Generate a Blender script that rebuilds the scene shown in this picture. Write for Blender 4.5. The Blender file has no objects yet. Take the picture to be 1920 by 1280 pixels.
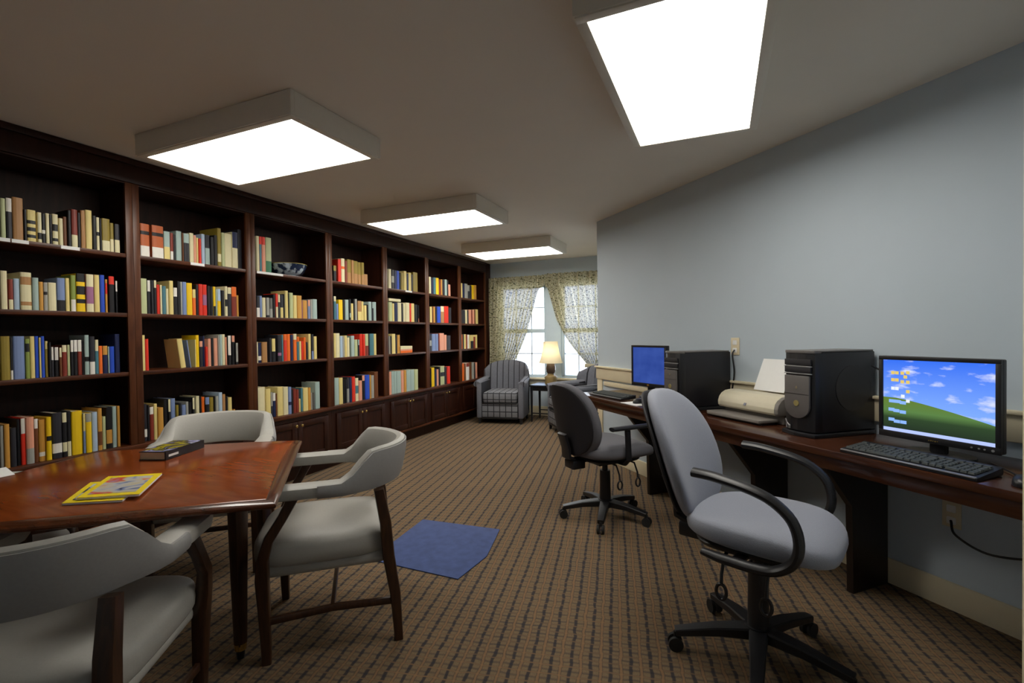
import bpy, bmesh, math, random
from mathutils import Vector, Matrix
random.seed(7)
sc = bpy.context.scene
COL = sc.collection
PI = math.pi
R2 = 2 ** -.5

# ------------------------------------------------------------------ camera
CAM_F, YAW, PIT, ROLL, EYE = 895.97, .4116, -.0152, -.0131, 1.2844
def ray(px, py):
    u = (px-960)/CAM_F; v = (py-640)/CAM_F
    c, s = math.cos(-ROLL), math.sin(-ROLL); u, v = u*c-v*s, u*s+v*c
    x, y, z = u, 1.0, -v
    c, s = math.cos(PIT), math.sin(PIT); y, z = y*c-z*s, y*s+z*c
    c, s = math.cos(YAW), math.sin(YAW)
    return Vector((x*c-y*s, x*s+y*c, z))
fw = ray(960, 640).normalized(); rt = (ray(961, 640)-ray(960, 640)).normalized(); up = (ray(960, 639)-ray(960, 640)).normalized()
cd = bpy.data.cameras.new('camera'); cam = bpy.data.objects.new('camera', cd); COL.objects.link(cam)
cd.sensor_width = 36; cd.lens = CAM_F/1920*36; cd.clip_start = .02
M = Matrix(((rt.x, up.x, -fw.x), (rt.y, up.y, -fw.y), (rt.z, up.z, -fw.z))).to_4x4()
M.translation = (0, 0, EYE); cam.matrix_world = M
sc.camera = cam

# ------------------------------------------------------------------ world, exposure
w = bpy.data.worlds.new('sky'); sc.world = w; w.use_nodes = True
wn = w.node_tree.nodes; wl_ = w.node_tree.links
bg = wn['Background']
tc = wn.new('ShaderNodeTexCoord'); sx = wn.new('ShaderNodeSeparateXYZ'); cr = wn.new('ShaderNodeValToRGB')
wl_.new(tc.outputs['Generated'], sx.inputs[0]); wl_.new(sx.outputs['Z'], cr.inputs[0]); wl_.new(cr.outputs[0], bg.inputs[0])
cr.color_ramp.elements[0].position = 0.0; cr.color_ramp.elements[0].color = (.86, .93, 1, 1)
cr.color_ramp.elements[1].position = .6; cr.color_ramp.elements[1].color = (.42, .62, 1, 1)
bg.inputs[1].default_value = 5.0
vs = sc.view_settings
vs.view_transform = 'Standard'; vs.look = 'None'; vs.gamma = 1; vs.exposure = 0.15
vs.use_curve_mapping = False
LAMP = 9.0           # radiance of the fluorescent diffusers
sc.cycles.use_denoising = True
sc.cycles.max_bounces = 8; sc.cycles.diffuse_bounces = 5; sc.cycles.glossy_bounces = 4
sc.cycles.transparent_max_bounces = 12
sc.cycles.sample_clamp_indirect = 6

# ------------------------------------------------------------------ materials
def srgb(h):
    h = h.lstrip('#'); r = [int(h[i:i+2], 16)/255 for i in (0, 2, 4)]
    return tuple(c/12.92 if c <= .04045 else ((c+.055)/1.055)**2.4 for c in r)
def nodemat(name):
    m = bpy.data.materials.new(name); m.use_nodes = True
    return m, m.node_tree.nodes, m.node_tree.links, m.node_tree.nodes['Principled BSDF']
def mat(name, col, rough=.5, metal=0, spec=.5, var=.12, scale=30, bump=0, stretch=(1, 1, 1), coat=0, sheen=0):
    """procedural: base colour modulated by a noise, optional bump"""
    if isinstance(col, str): col = srgb(col)
    m, n, l, b = nodemat(name)
    b.inputs['Roughness'].default_value = rough; b.inputs['Metallic'].default_value = metal
    b.inputs['Specular IOR Level'].default_value = spec
    if coat: b.inputs['Coat Weight'].default_value = coat; b.inputs['Coat Roughness'].default_value = .12
    if sheen: b.inputs['Sheen Weight'].default_value = sheen
    tc = n.new('ShaderNodeTexCoord'); mp = n.new('ShaderNodeMapping'); mp.inputs['Scale'].default_value = stretch
    nz = n.new('ShaderNodeTexNoise'); nz.inputs['Scale'].default_value = scale; nz.inputs['Detail'].default_value = 4
    l.new(tc.outputs['Object'], mp.inputs[0]); l.new(mp.outputs[0], nz.inputs['Vector'])
    mx = n.new('ShaderNodeMix'); mx.data_type = 'RGBA'
    mx.inputs[6].default_value = (*[c*(1-var) for c in col], 1); mx.inputs[7].default_value = (*[min(1, c*(1+var)) for c in col], 1)
    l.new(nz.outputs['Fac'], mx.inputs[0]); l.new(mx.outputs[2], b.inputs['Base Color'])
    if bump:
        bp = n.new('ShaderNodeBump'); bp.inputs['Strength'].default_value = bump; bp.inputs['Distance'].default_value = .002
        l.new(nz.outputs['Fac'], bp.inputs['Height']); l.new(bp.outputs[0], b.inputs['Normal'])
    return m
def emis(name, col, strength):
    m, n, l, b = nodemat(name)
    e = n.new('ShaderNodeEmission'); e.inputs[0].default_value = (*col, 1); e.inputs[1].default_value = strength
    l.new(e.outputs[0], n['Material Output'].inputs[0]); return m
def math_(n, l, op, a, b=None, c=None):
    k = n.new('ShaderNodeMath'); k.operation = op
    for i, v in enumerate((a, b, c)):
        if v is None: continue
        if isinstance(v, (int, float)): k.inputs[i].default_value = v
        else: l.new(v, k.inputs[i])
    return k.outputs[0]
def mixc(n, l, f, a, b):
    k = n.new('ShaderNodeMix'); k.data_type = 'RGBA'
    if isinstance(f, (int, float)): k.inputs[0].default_value = f
    else: l.new(f, k.inputs[0])
    for i, v in ((6, a), (7, b)):
        if isinstance(v, tuple): k.inputs[i].default_value = (*v, 1)
        else: l.new(v, k.inputs[i])
    return k.outputs[2]
def wood(name, c1, c2, rough=.25, scale=6, axis=(1, 12, 12), spec=.5, coat=0.0):
    m, n, l, b = nodemat(name)
    tc = n.new('ShaderNodeTexCoord'); mp = n.new('ShaderNodeMapping'); mp.inputs['Scale'].default_value = axis
    nz = n.new('ShaderNodeTexNoise'); nz.inputs['Scale'].default_value = scale; nz.inputs['Detail'].default_value = 6; nz.inputs['Distortion'].default_value = .6
    l.new(tc.outputs['Object'], mp.inputs[0]); l.new(mp.outputs[0], nz.inputs[0])
    r = n.new('ShaderNodeValToRGB'); l.new(nz.outputs['Fac'], r.inputs[0])
    r.color_ramp.elements[0].position = .3; r.color_ramp.elements[0].color = (*c1, 1)
    r.color_ramp.elements[1].position = .7; r.color_ramp.elements[1].color = (*c2, 1)
    l.new(r.outputs[0], b.inputs['Base Color']); b.inputs['Roughness'].default_value = rough
    b.inputs['Specular IOR Level'].default_value = spec
    if coat: b.inputs['Coat Weight'].default_value = coat; b.inputs['Coat Roughness'].default_value = .1
    return m

M_ceil = mat('ceiling_paint', (.80, .74, .65), .9, var=.03, scale=3, bump=.1)
M_wall = mat('blue_grey_paint', (.55, .63, .70), .62, var=.03, scale=4, spec=.3)
M_cream = mat('cream_trim_paint', (.76, .67, .47), .45, var=.03, scale=8)
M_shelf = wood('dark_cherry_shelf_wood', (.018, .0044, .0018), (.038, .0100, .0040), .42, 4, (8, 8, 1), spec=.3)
M_stile = wood('lit_cherry_face_wood', (.055, .0155, .0055), (.12, .038, .0125), .38, 4, (8, 8, 1), spec=.35)  # shelf cherry made lighter, lamp light on the posts put into the colour
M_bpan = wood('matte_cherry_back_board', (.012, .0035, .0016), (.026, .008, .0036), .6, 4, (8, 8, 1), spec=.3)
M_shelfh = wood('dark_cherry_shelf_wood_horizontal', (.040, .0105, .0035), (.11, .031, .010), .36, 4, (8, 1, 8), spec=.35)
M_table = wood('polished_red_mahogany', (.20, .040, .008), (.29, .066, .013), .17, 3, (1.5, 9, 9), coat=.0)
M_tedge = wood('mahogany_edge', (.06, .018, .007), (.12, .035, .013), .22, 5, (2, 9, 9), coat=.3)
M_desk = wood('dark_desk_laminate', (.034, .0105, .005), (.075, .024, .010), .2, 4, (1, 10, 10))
M_chairwood = wood('dark_walnut_chair_wood', (.028, .012, .006), (.07, .028, .012), .3, 8, (8, 8, 1))
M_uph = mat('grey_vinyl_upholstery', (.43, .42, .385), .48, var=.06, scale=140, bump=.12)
M_uphback = mat('grey_vinyl_shaded_back', (.33, .325, .32), .5, var=.08, scale=120, bump=.1)  # darker copy of the seat vinyl, shade of the back in its colour
M_task = mat('blue_grey_task_fabric', (.29, .31, .37), .85, var=.1, scale=260, bump=.3, sheen=.2)
M_task2 = mat('charcoal_task_fabric', (.16, .16, .18), .85, var=.1, scale=260, bump=.3)
M_black = mat('black_plastic', (.012, .012, .014), .38, var=.1, scale=200, bump=.05)
M_blackm = mat('matte_black_plastic', (.016, .015, .018), .6, var=.1, scale=300, bump=.1)
M_rubber = mat('caster_rubber', (.01, .01, .01), .7)
M_tower = mat('dark_charcoal_steel_case', (.014, .0135, .017), .42, var=.06, scale=80)
M_towerf = mat('smoky_grey_front_panel', (.12, .11, .105), .3, var=.05, scale=40)
M_silver = mat('satin_silver_plastic', (.42, .42, .43), .3, metal=.6, var=.04)
M_brass = mat('polished_brass', (.80, .55, .18), .25, metal=1, var=.06)
M_white = mat('white_paper', (.90, .90, .88), .8, var=.02)
M_printer = mat('cream_printer_plastic', (.72, .66, .50), .45, var=.03)
M_putty = mat('grey_putty_plastic', (.22, .20, .18), .4, var=.05)
M_page = mat('book_pages', (.62, .55, .40), .9, var=.12, scale=60, stretch=(1, 1, 30))
M_lampw = mat('white_lamp_housing', (.78, .73, .63), .5, var=.03)
M_tube = {k: emis('lit_fluorescent_diffuser', (1.0, .955, .87), LAMP*k) for k in (1.0, 1.25, 1.6)}

def carpet():
    m, n, l, b = nodemat('plaid_carpet')
    tc = n.new('ShaderNodeTexCoord'); mp = n.new('ShaderNodeMapping'); mp.inputs['Rotation'].default_value = (0, 0, -.199)
    l.new(tc.outputs['Object'], mp.inputs[0])
    nz = n.new('ShaderNodeTexNoise'); nz.inputs['Scale'].default_value = 14; nz.inputs['Detail'].default_value = 3; l.new(mp.outputs[0], nz.inputs[0])
    wv = n.new('ShaderNodeVectorMath'); wv.operation = 'MULTIPLY_ADD'; l.new(nz.outputs['Color'], wv.inputs[0]); wv.inputs[1].default_value = (.02, .02, 0); l.new(mp.outputs[0], wv.inputs[2])
    s = n.new('ShaderNodeSeparateXYZ'); l.new(wv.outputs[0], s.inputs[0])
    X, Y = s.outputs['X'], s.outputs['Y']
    def line(v, period, width, off=0):
        f = math_(n, l, 'FRACT', math_(n, l, 'ADD', math_(n, l, 'DIVIDE', v, period), off))
        d = math_(n, l, 'ABSOLUTE', math_(n, l, 'SUBTRACT', f, .5))
        k = n.new('ShaderNodeMapRange'); k.interpolation_type = 'SMOOTHSTEP'
        l.new(d, k.inputs[0]); k.inputs[1].default_value = width*.5; k.inputs[2].default_value = width*1.3; k.inputs[3].default_value = 1; k.inputs[4].default_value = 0
        return k.outputs[0]
    fine = n.new('ShaderNodeTexNoise'); fine.inputs['Scale'].default_value = 220; fine.inputs['Detail'].default_value = 2; l.new(tc.outputs['Object'], fine.inputs[0])
    patch = n.new('ShaderNodeTexNoise'); patch.inputs['Scale'].default_value = 2.2; l.new(mp.outputs[0], patch.inputs[0])
    base = mixc(n, l, fine.outputs['Fac'], (.135, .096, .055), (.235, .168, .100))
    dark = math_(n, l, 'MULTIPLY', line(X, .038, .2), .85)
    c = mixc(n, l, dark, base, (.03, .03, .038))
    dark2 = math_(n, l, 'MULTIPLY', math_(n, l, 'MULTIPLY', line(Y, .026, .22), .65), math_(n, l, 'SUBTRACT', 1.2, patch.outputs['Fac']))
    c = mixc(n, l, dark2, c, (.028, .032, .045))
    orange = math_(n, l, 'MULTIPLY', line(X, .076, .075, .25), .75)
    c = mixc(n, l, orange, c, (.27, .16, .08))
    orange2 = math_(n, l, 'MULTIPLY', line(Y, .052, .085, .25), patch.outputs['Fac'])
    c = mixc(n, l, orange2, c, (.25, .15, .075))
    l.new(c, b.inputs['Base Color']); b.inputs['Roughness'].default_value = .95; b.inputs['Specular IOR Level'].default_value = .1
    bp = n.new('ShaderNodeBump'); bp.inputs['Strength'].default_value = .4; bp.inputs['Distance'].default_value = .003
    l.new(fine.outputs['Fac'], bp.inputs['Height']); l.new(bp.outputs[0], b.inputs['Normal'])
    return m
M_carpet = carpet()

def stripes(name, base, dark, period, horiz=True):
    m, n, l, b = nodemat(name)
    tc = n.new('ShaderNodeTexCoord'); s = n.new('ShaderNodeSeparateXYZ'); l.new(tc.outputs['Object'], s.inputs[0])
    def line(v, per, wd):
        f = math_(n, l, 'FRACT', math_(n, l, 'ADD', math_(n, l, 'DIVIDE', v, per), 100.5))
        d = math_(n, l, 'ABSOLUTE', math_(n, l, 'SUBTRACT', f, .5)); return math_(n, l, 'LESS_THAN', d, wd)
    nz = n.new('ShaderNodeTexNoise'); nz.inputs['Scale'].default_value = 60; l.new(tc.outputs['Object'], nz.inputs[0])
    c = mixc(n, l, nz.outputs['Fac'], tuple(x*.8 for x in base), tuple(x*1.2 for x in base))
    c = mixc(n, l, line(s.outputs['X'], period, .07), c, dark)
    if horiz: c = mixc(n, l, line(s.outputs['Z'], period, .07), c, dark)
    l.new(c, b.inputs['Base Color']); b.inputs['Roughness'].default_value = .85
    return m
M_strv = stripes('grey_striped_fabric', (.15, .155, .18), (.018, .018, .024), .088, False)
M_strp = stripes('grey_plaid_fabric', (.20, .205, .225), (.018, .018, .024), .088, True)

def curtain_mat():
    m, n, l, b = nodemat('floral_curtain_fabric')
    tc = n.new('ShaderNodeTexCoord')
    v = n.new('ShaderNodeTexVoronoi'); v.inputs['Scale'].default_value = 34; l.new(tc.outputs['UV'], v.inputs['Vector'])
    nz = n.new('ShaderNodeTexNoise'); nz.inputs['Scale'].default_value = 44; nz.inputs['Detail'].default_value = 5; l.new(tc.outputs['UV'], nz.inputs[0])
    r = n.new('ShaderNodeValToRGB'); l.new(nz.outputs['Fac'], r.inputs[0])
    e = r.color_ramp.elements; e[0].position = .38; e[0].color = (.16, .16, .09, 1); e[1].position = .50; e[1].color = (.80, .73, .48, 1)
    k = e.new(.62); k.color = (.80, .77, .62, 1); k = e.new(.70); k.color = (.34, .33, .19, 1)
    c = r.outputs[0]
    d = n.new('ShaderNodeBsdfDiffuse'); t = n.new('ShaderNodeBsdfTranslucent'); l.new(c, d.inputs[0]); l.new(c, t.inputs[0])
    mx = n.new('ShaderNodeMixShader'); mx.inputs[0].default_value = .36; l.new(d.outputs[0], mx.inputs[1]); l.new(t.outputs[0], mx.inputs[2])
    tr = n.new('ShaderNodeBsdfTransparent'); tr.inputs[0].default_value = (.45, .58, 1, 1)
    m2 = n.new('ShaderNodeMixShader'); m2.inputs[0].default_value = .06; l.new(mx.outputs[0], m2.inputs[1]); l.new(tr.outputs[0], m2.inputs[2])
    l.new(m2.outputs[0], n['Material Output'].inputs[0]); return m
M_curt = curtain_mat()
def glass_mat():
    m, n, l, b = nodemat('window_glass')
    t = n.new('ShaderNodeBsdfTransparent'); g = n.new('ShaderNodeBsdfGlossy'); g.inputs['Roughness'].default_value = .02
    lw = n.new('ShaderNodeLayerWeight'); lw.inputs[0].default_value = .25
    mx = n.new('ShaderNodeMixShader'); l.new(lw.outputs['Fresnel'], mx.inputs[0]); l.new(t.outputs[0], mx.inputs[1]); l.new(g.outputs[0], mx.inputs[2])
    l.new(mx.outputs[0], n['Material Output'].inputs[0]); return m
M_glass = glass_mat()

# ------------------------------------------------------------------ mesh helpers
def frame(origin=(0, 0, 0), x=(1, 0, 0), y=(0, 1, 0)):
    x = Vector(x).normalized(); y = Vector(y).normalized(); z = x.cross(y)
    return Matrix(((x.x, y.x, z.x, origin[0]), (x.y, y.y, z.y, origin[1]), (x.z, y.z, z.z, origin[2]), (0, 0, 0, 1)))
class MB:
    def __init__(s): s.bm = bmesh.new(); s.mi = 0
    def _set(s, faces):
        for f in faces: f.material_index = s.mi
    def box(s, x0, x1, y0, y1, z0, z1, bev=0, mtx=None, seg=2):
        t = bmesh.new(); bmesh.ops.create_cube(t, size=1)
        for v in t.verts:
            v.co = Vector((x0+(v.co.x+.5)*(x1-x0), y0+(v.co.y+.5)*(y1-y0), z0+(v.co.z+.5)*(z1-z0)))
        if bev: bmesh.ops.bevel(t, geom=t.edges[:], offset=bev, segments=seg, affect='EDGES', profile=.5)
        return s.merge(t, mtx)
    def merge(s, t, mtx=None):
        if mtx is not None: bmesh.ops.transform(t, matrix=mtx, verts=t.verts)
        mp = {}
        for v in t.verts: mp[v] = s.bm.verts.new(v.co)
        for f in t.faces:
            try: nf = s.bm.faces.new([mp[v] for v in f.verts]); nf.material_index = s.mi
            except ValueError: pass
        t.free(); return s
    def rings(s, rings, close=True, cap=True):
        vs = [[s.bm.verts.new(p) for p in r] for r in rings]; n = len(vs[0])
        for a, b in zip(vs, vs[1:]):
            for i in range(n if close else n-1):
                j = (i+1) % n
                f = s.bm.faces.new((a[i], a[j], b[j], b[i])); f.material_index = s.mi
        if cap and close:
            f = s.bm.faces.new(vs[0][::-1]); f.material_index = s.mi
            f = s.bm.faces.new(vs[-1]); f.material_index = s.mi
        return s
    def tube(s, pts, r, n=10, sq=False, cap=True):
        pts = [Vector(p) for p in pts]; rs = []
        if isinstance(r, (int, float)): r = [r]*len(pts)
        up_ = None
        for i, p in enumerate(pts):
            d = (pts[min(i+1, len(pts)-1)]-pts[max(i-1, 0)]).normalized()
            if up_ is None: up_ = Vector((0, 0, 1)) if abs(d.z) < .9 else Vector((1, 0, 0))
            a = d.cross(up_).normalized(); b = a.cross(d).normalized(); up_ = b
            ra = r[i] if isinstance(r[i], tuple) else (r[i], r[i]); ring = []
            for k in range(n):
                t = 2*PI*(k+.5)/n; c_, s_ = math.cos(t), math.sin(t)
                if sq: c_ = math.copysign(abs(c_)**.35, c_); s_ = math.copysign(abs(s_)**.35, s_)
                ring.append(p+a*ra[0]*c_+b*ra[1]*s_)
            rs.append(ring)
        return s.rings(rs, cap=cap)
    def lathe(s, prof, c=(0, 0), n=28, cap=True):
        return s.rings([[(c[0]+r*math.cos(2*PI*k/n), c[1]+r*math.sin(2*PI*k/n), z) for k in range(n)] for r, z in prof], cap=cap)
    def prism(s, poly, z0, z1, bev=0, mtx=None):
        t = bmesh.new(); a = [t.verts.new((x, y, z0)) for x, y in poly]; b = [t.verts.new((x, y, z1)) for x, y in poly]
        t.faces.new(a[::-1]); t.faces.new(b); n = len(poly)
        for i in range(n): t.faces.new((a[i], a[(i+1) % n], b[(i+1) % n], b[i]))
        if bev: bmesh.ops.bevel(t, geom=t.edges[:], offset=bev, segments=2, affect='EDGES', profile=.5)
        return s.merge(t, mtx)
    def blob(s, fn, nu=24, nv=14):
        """closed surface from a superellipsoid direction: fn(cx,cy,cz)->point, with unit cube-ish coords"""
        rs = []
        for j in range(1, nv):
            ph = -PI/2+PI*j/nv
            rs.append([fn(math.cos(ph)*math.cos(2*PI*k/nu), math.cos(ph)*math.sin(2*PI*k/nu), math.sin(ph)) for k in range(nu)])
        return s.rings(rs)
    def build(s, name, mats, parent=None, smooth=True, angle=38, rot=0, loc=None, sub=0):
        me = bpy.data.meshes.new(name); bmesh.ops.recalc_face_normals(s.bm, faces=s.bm.faces); s.bm.to_mesh(me); s.bm.free()
        for m in (mats if isinstance(mats, (list, tuple)) else [mats]): me.materials.append(m)
        if smooth:
            for p in me.polygons: p.use_smooth = True
            me.set_sharp_from_angle(angle=math.radians(angle))
        o = bpy.data.objects.new(name, me); COL.objects.link(o)
        if parent: o.parent = parent
        if loc: o.location = loc
        if rot: o.rotation_euler.z = rot
        if sub:
            md = o.modifiers.new('s', 'SUBSURF'); md.levels = md.render_levels = sub
        return o
def sup(c, e): return math.copysign(abs(c)**e, c)
def tag(o, label=None, cat=None, group=None, kind=None):
    if label: o['label'] = label
    if cat: o['category'] = cat
    if group: o['group'] = group
    if kind: o['kind'] = kind
    return o
def empty(name, loc, rz=0, label=None, cat=None, group=None):
    o = bpy.data.objects.new(name, None); COL.objects.link(o); o.location = loc; o.rotation_euler.z = rz; o.empty_display_size = .1
    return tag(o, label, cat, group)
def struct(o): o['kind'] = 'structure'; return o
KIDS = {}
def copy_tree(o, parent=None):
    c = o.copy(); COL.objects.link(c)
    if parent: c.parent = parent
    for ch in [x for x in bpy.data.objects if x.parent == o]: copy_tree(ch, c)
    return c
WR = -PI/4                     # rotation of things that stand along the long blue wall
def st(s, t, z=0): return ((s-t)*R2, (s+t)*R2, z)   # s: distance towards the blue wall, t: along it, away from the camera

# ------------------------------------------------------------------ the room
BX = -3.462; BACK = -3.80; WY = 7.08; WS = 2.655; H = 2.44
def bxm(name, x0, x1, y0, y1, z0, z1, m, rot=0, bev=0): return MB().box(x0, x1, y0, y1, z0, z1, bev).build(name, m, rot=rot, smooth=bool(bev))
struct(bxm('floor', -3.9, 1.9, -1.4, 7.2, -.05, 0, M_carpet))
struct(bxm('ceiling', -3.9, 1.9, -1.4, 7.2, H, H+.06, M_ceil))
struct(bxm('wall_left', BACK-.1, BACK, -1.4, 7.2, 0, H, M_wall))
struct(bxm('wall_back', BACK, 1.0, -1.4, -1.3, 0, H, M_wall))
struct(bxm('wall_right', -4.312, -.60, WS, WS+.1, 0, H, M_wall, rot=WR))
struct(bxm('wall_entry', .9, 1.0, -1.3, 1.62, 0, H, M_wall))
struct(bxm('wall_return', -.69, -.60, 1.80, WS, 0, H, M_wall, rot=WR))
cx, cy, _ = st(WS, 4.312)
struct(bxm('wall_nook', cx, cx+.1, cy+.04, WY, 0, H, M_wall))
# window wall with the opening
wb = MB()
OX0, OX1, OZ0, OZ1 = -3.30, -1.46, .60, 2.06
wb.box(BACK, OX0, WY, WY+.12, 0, H); wb.box(OX1, cx+.1, WY, WY+.12, 0, H)
wb.box(OX0, OX1, WY, WY+.12, 0, OZ0); wb.box(OX0, OX1, WY, WY+.12, OZ1, H)
struct(wb.build('wall_window', M_wall, smooth=False))
# trims
struct(bxm('baseboard_right', -4.312, -.70, WS-.018, WS, 0, .125, M_cream, rot=WR, bev=.004))
cr_ = MB(); cr_.box(-4.322, -.70, WS-.022, WS, .812, .935, .004); cr_.box(-4.33, -.70, WS-.04, WS, .928, .944, .004)
struct(cr_.build('trim_1', M_cream, rot=WR))
struct(bxm('trim_2', -4.314, -4.225, WS-.014, WS, .125, .812, M_cream, rot=WR, bev=.003))
struct(bxm('baseboard_window', -3.79, cx, WY-.018, WY, 0, .145, M_cream, bev=.004))
j = MB(); j.box(.752, .90, 1.60, 1.742, 0, H); struct(j.build('trim_3', M_cream, smooth=False))
# windows: two double-hung sashes with a wide centre trim
M_sash = mat('shaded_white_sash_paint', (.55, .66, .74), .5, var=.03)  # white paint tinted blue-grey, backlit shade put into the colour
def window(name, x0, x1):
    o = MB(); f = .045
    o.box(x0, x0+f, WY+.02, WY+.10, OZ0+.02, OZ1, .003); o.box(x1-f, x1, WY+.02, WY+.10, OZ0+.02, OZ1, .003)
    o.box(x0, x1, WY+.02, WY+.10, OZ1-f, OZ1, .003); o.box(x0, x1, WY+.02, WY+.10, OZ0+.0, OZ0+.04, .003)
    r = struct(o.build(name, M_sash))
    s_ = MB(); s_.box(x0+f, x1-f, WY+.03, WY+.07, 1.30, 1.365, .003); s_.build('meeting_rail', M_sash, r)
    m_ = MB()
    for k in (1, 2):
        x = x0+(x1-x0)*k/3; m_.box(x-.007, x+.007, WY+.045, WY+.06, OZ0+.04, OZ1-f)
    for z in (.97, 1.70): m_.box(x0+f, x1-f, WY+.045, WY+.06, z-.007, z+.007)
    m_.build('muntin', mat('grey_muntin', (.25, .32, .40), .5), r, smooth=False)
    g = MB(); g.box(x0+f, x1-f, WY+.052, WY+.054, OZ0+.04, OZ1-f); g.build('pane', M_glass, r, smooth=False)
window('window_1', OX0, -2.50); window('window_2', -2.26, OX1)
struct(bxm('trim_4', -2.50, -2.26, WY-.005, WY+.10, OZ0, OZ1, M_sash, bev=.004))
sl = MB(); sl.box(OX0-.06, OX1+.06, WY-.07, WY, OZ0-.03, OZ0, .006); sl.box(OX0-.04, OX1+.04, WY-.02, WY, OZ0-.13, OZ0-.03, .004)
struct(sl.build('trim_5', M_cream))

# ------------------------------------------------------------------ ceiling lights
def ceiling_light(x, y, lx, ly, label, k=1.0):
    r = empty('ceiling_light', (x, y, H), 0, label, 'ceiling light', 'fluorescent ceiling boxes')
    a, b, t = lx/2, ly/2, .118; o = MB()
    for args in ((-a, a, -b, -b+.022), (-a, a, b-.022, b), (-a, -a+.022, -b+.022, b-.022), (a-.022, a, -b+.022, b-.022)):
        o.box(*args, -t, -.002, .002)
    o.box(-a+.02, a-.02, -b+.02, b-.02, -.012, -.002)
    o.build('housing', M_lampw, r)
    f = MB(); w_ = .04
    for args in ((-a+.006, a-.006, -b+.006, -b+w_), (-a+.006, a-.006, b-w_, b-.006), (-a+.006, -a+w_, -b+w_, b-w_), (a-w_, a-.006, -b+w_, b-w_)):
        f.box(*args, -t-.006, -t+.004, .002)
    f.build('frame', M_lampw, r)
    d = MB(); d.box(-a+w_-.003, a-w_+.003, -b+w_-.003, b-w_+.003, -t-.002, -t+.006); d.build('diffuser', M_tube[k], r, smooth=False)
ceiling_light(-2.42, 1.96, 1.20, .64, 'white box light above the table, nearest along the bookcases')
ceiling_light(-2.42, 3.80, 1.20, .64, 'middle of the three white box lights along the bookcases', 1.25)
ceiling_light(-2.42, 5.66, 1.20, .64, 'white box light farthest away, close to the curtained window', 1.6)
ceiling_light(-.13, 2.155, .62, 1.24, 'large bright box light overhead, running lengthwise and cut by the top edge')

# ------------------------------------------------------------------ bookcases
PY = lambda i: 1.856+.841*i
SH = [1.83, 1.452, 1.075]; CT = .605
def EDGEY(px):
    d = ray(px, 500); return BX/d.x*d.y
STRIPS = [(0, -20, 21), (0, 24, 56), (0, 116, 151), (1, 358, 384), (2, 482, 531), (4, 760, 772)]
BAYN = ['bay at the left picture edge', 'second bay', 'third bay', 'fourth bay', 'fifth bay', 'sixth bay', 'bay nearest the window']
for i in range(-1, 7):
    y0, y1 = PY(i-1), PY(i)
    ym = (y0+y1)/2
    nm = BAYN[i] if 0 <= i else 'bay left of the picture'
    r = empty('bookcase', (BX, ym, CT), 0, 'dark cherry bookcase unit with three shelves, '+nm, 'bookcase', 'bookcase units')
    hw = (y1-y0)/2
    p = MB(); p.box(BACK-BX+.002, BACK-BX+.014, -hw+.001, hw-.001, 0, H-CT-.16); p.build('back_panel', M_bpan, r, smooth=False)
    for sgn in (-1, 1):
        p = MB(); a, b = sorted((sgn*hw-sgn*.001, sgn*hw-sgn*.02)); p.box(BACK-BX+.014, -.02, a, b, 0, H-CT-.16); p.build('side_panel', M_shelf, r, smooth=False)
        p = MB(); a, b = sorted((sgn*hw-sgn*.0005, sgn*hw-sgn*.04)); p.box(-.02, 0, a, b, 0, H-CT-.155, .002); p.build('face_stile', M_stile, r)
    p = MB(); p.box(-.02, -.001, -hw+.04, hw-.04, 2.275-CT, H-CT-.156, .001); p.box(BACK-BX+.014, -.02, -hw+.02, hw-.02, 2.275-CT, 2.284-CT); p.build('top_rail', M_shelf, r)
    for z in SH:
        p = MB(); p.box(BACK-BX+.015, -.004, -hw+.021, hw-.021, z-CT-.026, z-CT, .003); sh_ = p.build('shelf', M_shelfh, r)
        for bay_, a_, b_ in STRIPS:
            if bay_ != i or z != SH[0]: continue
            u0 = EDGEY(a_)-ym; u1 = EDGEY(b_)-ym
            p = MB(); p.box(-.0045, -.0025, u0, u1, z-CT-.020, z-CT-.001); tag(p.build('shelf_label', M_white, sh_, smooth=False), 'cream paper strip on the shelf edge')
    # base cabinet
    c = empty('base_cabinet', (BX, ym, 0), 0, 'dark cherry cupboard with two panelled doors under the '+nm.replace(' at the', ' by the'), 'cabinet', 'base cupboards below the shelves')
    p = MB(); p.box(BACK-BX+.002, -.022, -hw+.001, hw-.001, .15, CT-.036); p.box(-.022, -.002, -hw+.001, -hw+.05, .15, CT-.036, .001); p.box(-.022, -.002, hw-.05, hw-.001, .15, CT-.036, .001); p.box(-.022, -.002, -hw+.05, hw-.05, .535, CT-.036, .001)
    p.build('body', M_shelf, c, smooth=False)
    p = MB(); p.box(BACK-BX+.002, -.07, -hw+.001, hw-.001, 0, .15); p.build('toe_kick', M_shelf, c, smooth=False)
    p = MB(); p.box(-.002, .014, -hw+.0005, hw-.0005, .135, .162, .004); p.build('base_moulding', M_shelfh, c)
    for sgn in (-1, 1):
        a, b = sorted((sgn*.003, sgn*(hw-.055)))
        d = MB(); d.box(-.010, .004, a+.05, b-.05, .22, .475)
        d.box(-.012, .012, a, a+.055, .17, .53, .002); d.box(-.012, .012, b-.055, b, .17, .53, .002)
        d.box(-.012, .012, a+.055, b-.055, .17, .225, .002); d.box(-.012, .012, a+.055, b-.055, .475, .53, .002)
        dd = d.build('door', M_shelf, c)
        k = MB(); k.tube([(.012, sgn*.03, .495), (.024, sgn*.03, .495), (.03, sgn*.03, .495), (.038, sgn*.03, .495), (.042, sgn*.03, .495)], [.005, .005, .013, .013, .006], 12)
        k.build('knob', M_brass, dd)
o = MB(); o.box(BACK+.002, BX+.016, PY(-2), PY(6), CT-.034, CT-.0005, .004)
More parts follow.
